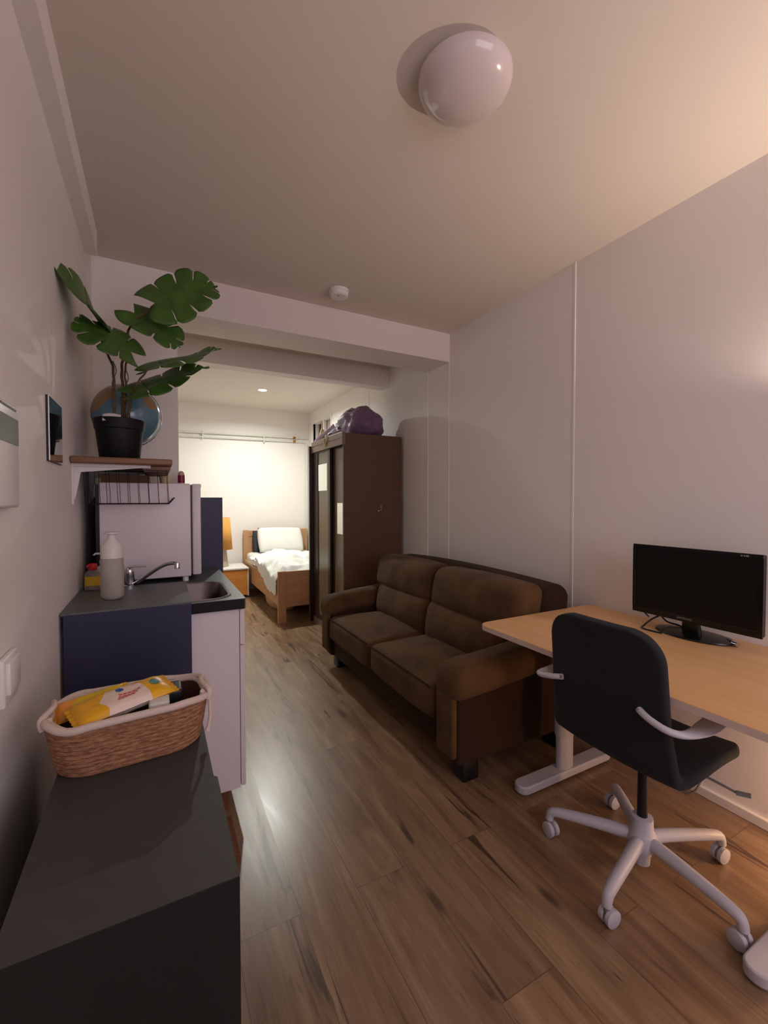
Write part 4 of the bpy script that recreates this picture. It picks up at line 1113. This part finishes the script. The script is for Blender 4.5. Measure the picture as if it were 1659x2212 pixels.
obj('lead', cab([(1.992, 0.842, DZ+0.012), (2.02, 0.87, DZ+0.01), (2.05, 0.92, DZ+0.006)], 0.004), M['dark'], t)

# ------------------------------------------------------------------ office chair
CC = (1.505, 0.895)
t = thing('office_chair', 'anthracite swivel chair with white armrests and star base', 'chair', (CC[0], CC[1], 0))
CH = CC[1]
prof = [(1.705, 0.455), (1.668, 0.472), (1.57, 0.474), (1.46, 0.464), (1.375, 0.460), (1.325, 0.470), (1.300, 0.502), (1.288, 0.560), (1.280, 0.63), (1.273, 0.70), (1.267, 0.77), (1.260, 0.84), (1.252, 0.915)]
PR = smoothpts([(a, 0, b) for a, b in prof], 4); NP = len(PR)
SL = [0.0]
for i in range(1, NP): SL.append(SL[-1] + (PR[i]-PR[i-1]).length)
def shell(u, v):
    d = u*SL[-1]
    i = 0
    while i < NP-2 and SL[i+1] < d: i += 1
    p = PR[i].lerp(PR[i+1], (d-SL[i])/(SL[i+1]-SL[i]))
    a = 2*v-1
    w = 0.222 - 0.018*min(1, max(0, (u-0.40)/0.25)) - 0.02*max(0, (u-0.55))
    rs, rt = 0.07, 0.095
    if d < rs: w -= rs - sqrt(rs*rs-(rs-d)**2)
    e = SL[-1]-d
    if e < rt: w -= rt - sqrt(max(0, rt*rt-(rt-e)**2))
    f = min(1, max(0, (u-0.38)/0.15))
    a2 = abs(a)*w/0.222
    dx = f*0.022*a2**2.2; dz = (1-f)*0.014*a2**2.5
    return Vector((p.x+dx+0.003*f, CH + a*w, p.z+dz))
bm = BM(); grid(bm, shell, 64, 20)
o = obj('upholstered_shell', bm, M['fabric'], t, angle=180)
md = o.modifiers.new('s', 'SOLIDIFY'); md.thickness = 0.04; md.offset = 0
md = o.modifiers.new('ss', 'SUBSURF'); md.levels = 1; md.render_levels = 2
for s in (-1, 1):
    y = lambda d: CH + s*d
    P = smoothpts([(1.254, y(0.135), 0.682), (1.240, y(0.172), 0.674), (1.240, y(0.218), 0.664), (1.268, y(0.246), 0.656), (1.33, y(0.256), 0.652), (1.40, y(0.254), 0.655), (1.475, y(0.247), 0.664)], 6)
    n = len(P); fl = []; rr = []
    for i in range(n):
        k = i/(n-1)
        wd = 0.010 + 0.020*min(1, max(0, (k-0.42)/0.35))
        tk = 0.010 - 0.003*min(1, max(0, (k-0.42)/0.35))
        if k > 0.9: wd *= sqrt(max(0.05, 1-((k-0.9)/0.1)**2))
        fl.append((tk/0.01, wd/0.01)); rr.append(0.01)
    a = obj('armrest', tube(BM(), P, rr, 14, flat=fl, up=(0, 0, 1)), M['chair_white'], t)
    obj('bolt', cyl(BM(), (1.2475, y(0.137), 0.683), (1.2425, y(0.137), 0.684), 0.0055, seg=12), M['greytext'], a)
obj('seat_bracket', bx(CC[0]-0.10, CC[0]+0.10, CH-0.09, CH+0.09, 0.405, 0.442, bev=0.008), M['dark'], t)
lv = obj('tilt_lever', tube(BM(), smoothpts([(CC[0]+0.03, CH-0.08, 0.425), (CC[0]+0.04, CH-0.20, 0.416), (CC[0]+0.05, CH-0.262, 0.408)]), 0.004, 8), M['greytext'], t)
obj('lever_paddle', tube(BM(), [(CC[0]+0.047, CH-0.255, 0.409), (CC[0]+0.060, CH-0.288, 0.414)], 0.010, 10, flat=(0.5, 1.2), up=(0, 0, 1)), M['greytext'], lv)
obj('gas_cylinder', cyl(BM(), (CC[0], CH, 0.15), (CC[0], CH, 0.41), 0.0165, seg=24), M['dark'], t)
b = obj('star_base', lathe(BM(), [(0.030, 0.055), (0.030, 0.075), (0.046, 0.082), (0.050, 0.115), (0.040, 0.135), (0.036, 0.142), (0.034, 0.185), (0.018, 0.188)], (CC[0], CH, 0), 32), M['chair_white'], t)
obj('hub_stem', cyl(BM(), (CC[0], CH, 0.022), (CC[0], CH, 0.082), 0.026, 0.028, seg=24), M['chair_white'], b)
for k in range(5):
    a = radians(50+72*k); d = Vector((cos(a), sin(a), 0)); c0 = Vector((CC[0], CH, 0))
    P = smoothpts([c0+d*0.02+Vector((0, 0, 0.108)), c0+d*0.09+Vector((0, 0, 0.109)), c0+d*0.20+Vector((0, 0, 0.102)), c0+d*0.275+Vector((0, 0, 0.095)), c0+d*0.302+Vector((0, 0, 0.086)), c0+d*0.310+Vector((0, 0, 0.058))], 5)
    n = len(P); fl = [((1.0, 1.15-0.35*i/n)) for i in range(n)]
    l = obj('leg', tube(BM(), P, [0.026-0.010*(i/(n-1)) for i in range(n)], 14, flat=fl, up=(0, 0, 1)) if False else tube(BM(), P, [0.024-0.010*(i/(n-1)) for i in range(n)], 14), M['chair_white'], b)
    cp = c0 + d*0.312; sw = radians(50+72*k+35+17*k); ax = Vector((cos(sw), sin(sw), 0)); off = Vector((-ax.y, ax.x, 0))*0.012
    bm = BM()
    for s in (-1, 1):
        q = cp + off + ax*0.0125*s
        tube(bm, [q-ax*0.0085+Vector((0, 0, 0.0272)), q-ax*0.0065+Vector((0, 0, 0.0272)), q+ax*0.0065+Vector((0, 0, 0.0272)), q+ax*0.0085+Vector((0, 0, 0.0272))], [0.023, 0.0268, 0.0268, 0.023], 24)
    obj('caster_wheel', bm, M['chair_white'], l)
    bm = BM(); tube(bm, [cp+off-ax*0.0045+Vector((0, 0, 0.028)), cp+off+ax*0.0045+Vector((0, 0, 0.028))], 0.021, 20)
    cyl(bm, cp+Vector((0, 0, 0.035)), cp+Vector((0, 0, 0.062)), 0.008, seg=12)
    obj('caster_fork', bm, M['greytext'], l)

# ------------------------------------------------------------------ light
def light(name, kind, loc, power, col, **k):
    l = bpy.data.lights.new(name, kind); l.energy = power; l.color = col
    for a, b in k.items(): setattr(l, a, b)
    o = bpy.data.objects.new(name, l); COL.objects.link(o); o.location = loc
    return o
# bedroom spotlight
light('bedroom_spot', 'AREA', (1.16, 5.36, 2.642), 30.5, (0.965, 1.0, 0.92), shape='DISK', size=0.085, spread=radians(161))
# warm standing lamp by the right wall, outside the frame
wl = light('warm_uplight', 'SPOT', (2.098, 0.47, 1.66), 27, (1.0, 0.765, 0.61), shadow_soft_size=0.02, spot_size=radians(164), spot_blend=0.45)
wl.rotation_euler = (pi, 0, 0)
light('warm_low_lamp', 'POINT', (2.05, 0.40, 0.26), 5.5, (1.0, 0.58, 0.28), shadow_soft_size=0.05)
# dusk sky through the window behind the camera
w = bpy.data.worlds.new('dusk'); SC.world = w; w.use_nodes = True
bg = w.node_tree.nodes['Background']; bg.inputs['Color'].default_value = (0.80, 0.71, 0.83, 1); bg.inputs['Strength'].default_value = 3.0
po = light('window_portal', 'AREA', ((WX0+WX1)/2, YB-T+0.01, (WZ0+WZ1)/2), 1, (1, 1, 1), shape='RECTANGLE', size=WX1-WX0, size_y=WZ1-WZ0)
po.rotation_euler = (radians(90), 0, 0)
po.data.cycles.is_portal = True

# ------------------------------------------------------------------ camera
cam = bpy.data.cameras.new('camera'); co = bpy.data.objects.new('camera', cam); COL.objects.link(co)
cam.sensor_fit = 'VERTICAL'; cam.sensor_height = 36.0; cam.lens = 36.0*CF/2212.0
cam.clip_start = 0.02; cam.clip_end = 50
r_, u_, f_ = cam_basis()
co.matrix_world = Matrix(((r_.x, u_.x, -f_.x, CAM.x), (r_.y, u_.y, -f_.y, CAM.y), (r_.z, u_.z, -f_.z, CAM.z), (0, 0, 0, 1)))
SC.camera = co

SC.view_settings.view_transform = 'Standard'; SC.view_settings.look = 'None'
SC.view_settings.gamma = 1.0; SC.view_settings.exposure = 0.38
SC.view_settings.use_curve_mapping = False
cy = SC.cycles
cy.use_denoising = True
cy.max_bounces = 12; cy.diffuse_bounces = 8; cy.glossy_bounces = 6; cy.transmission_bounces = 8
cy.sample_clamp_indirect = 6.0; cy.blur_glossy = 0.5
cy.caustics_reflective = False; cy.caustics_refractive = False
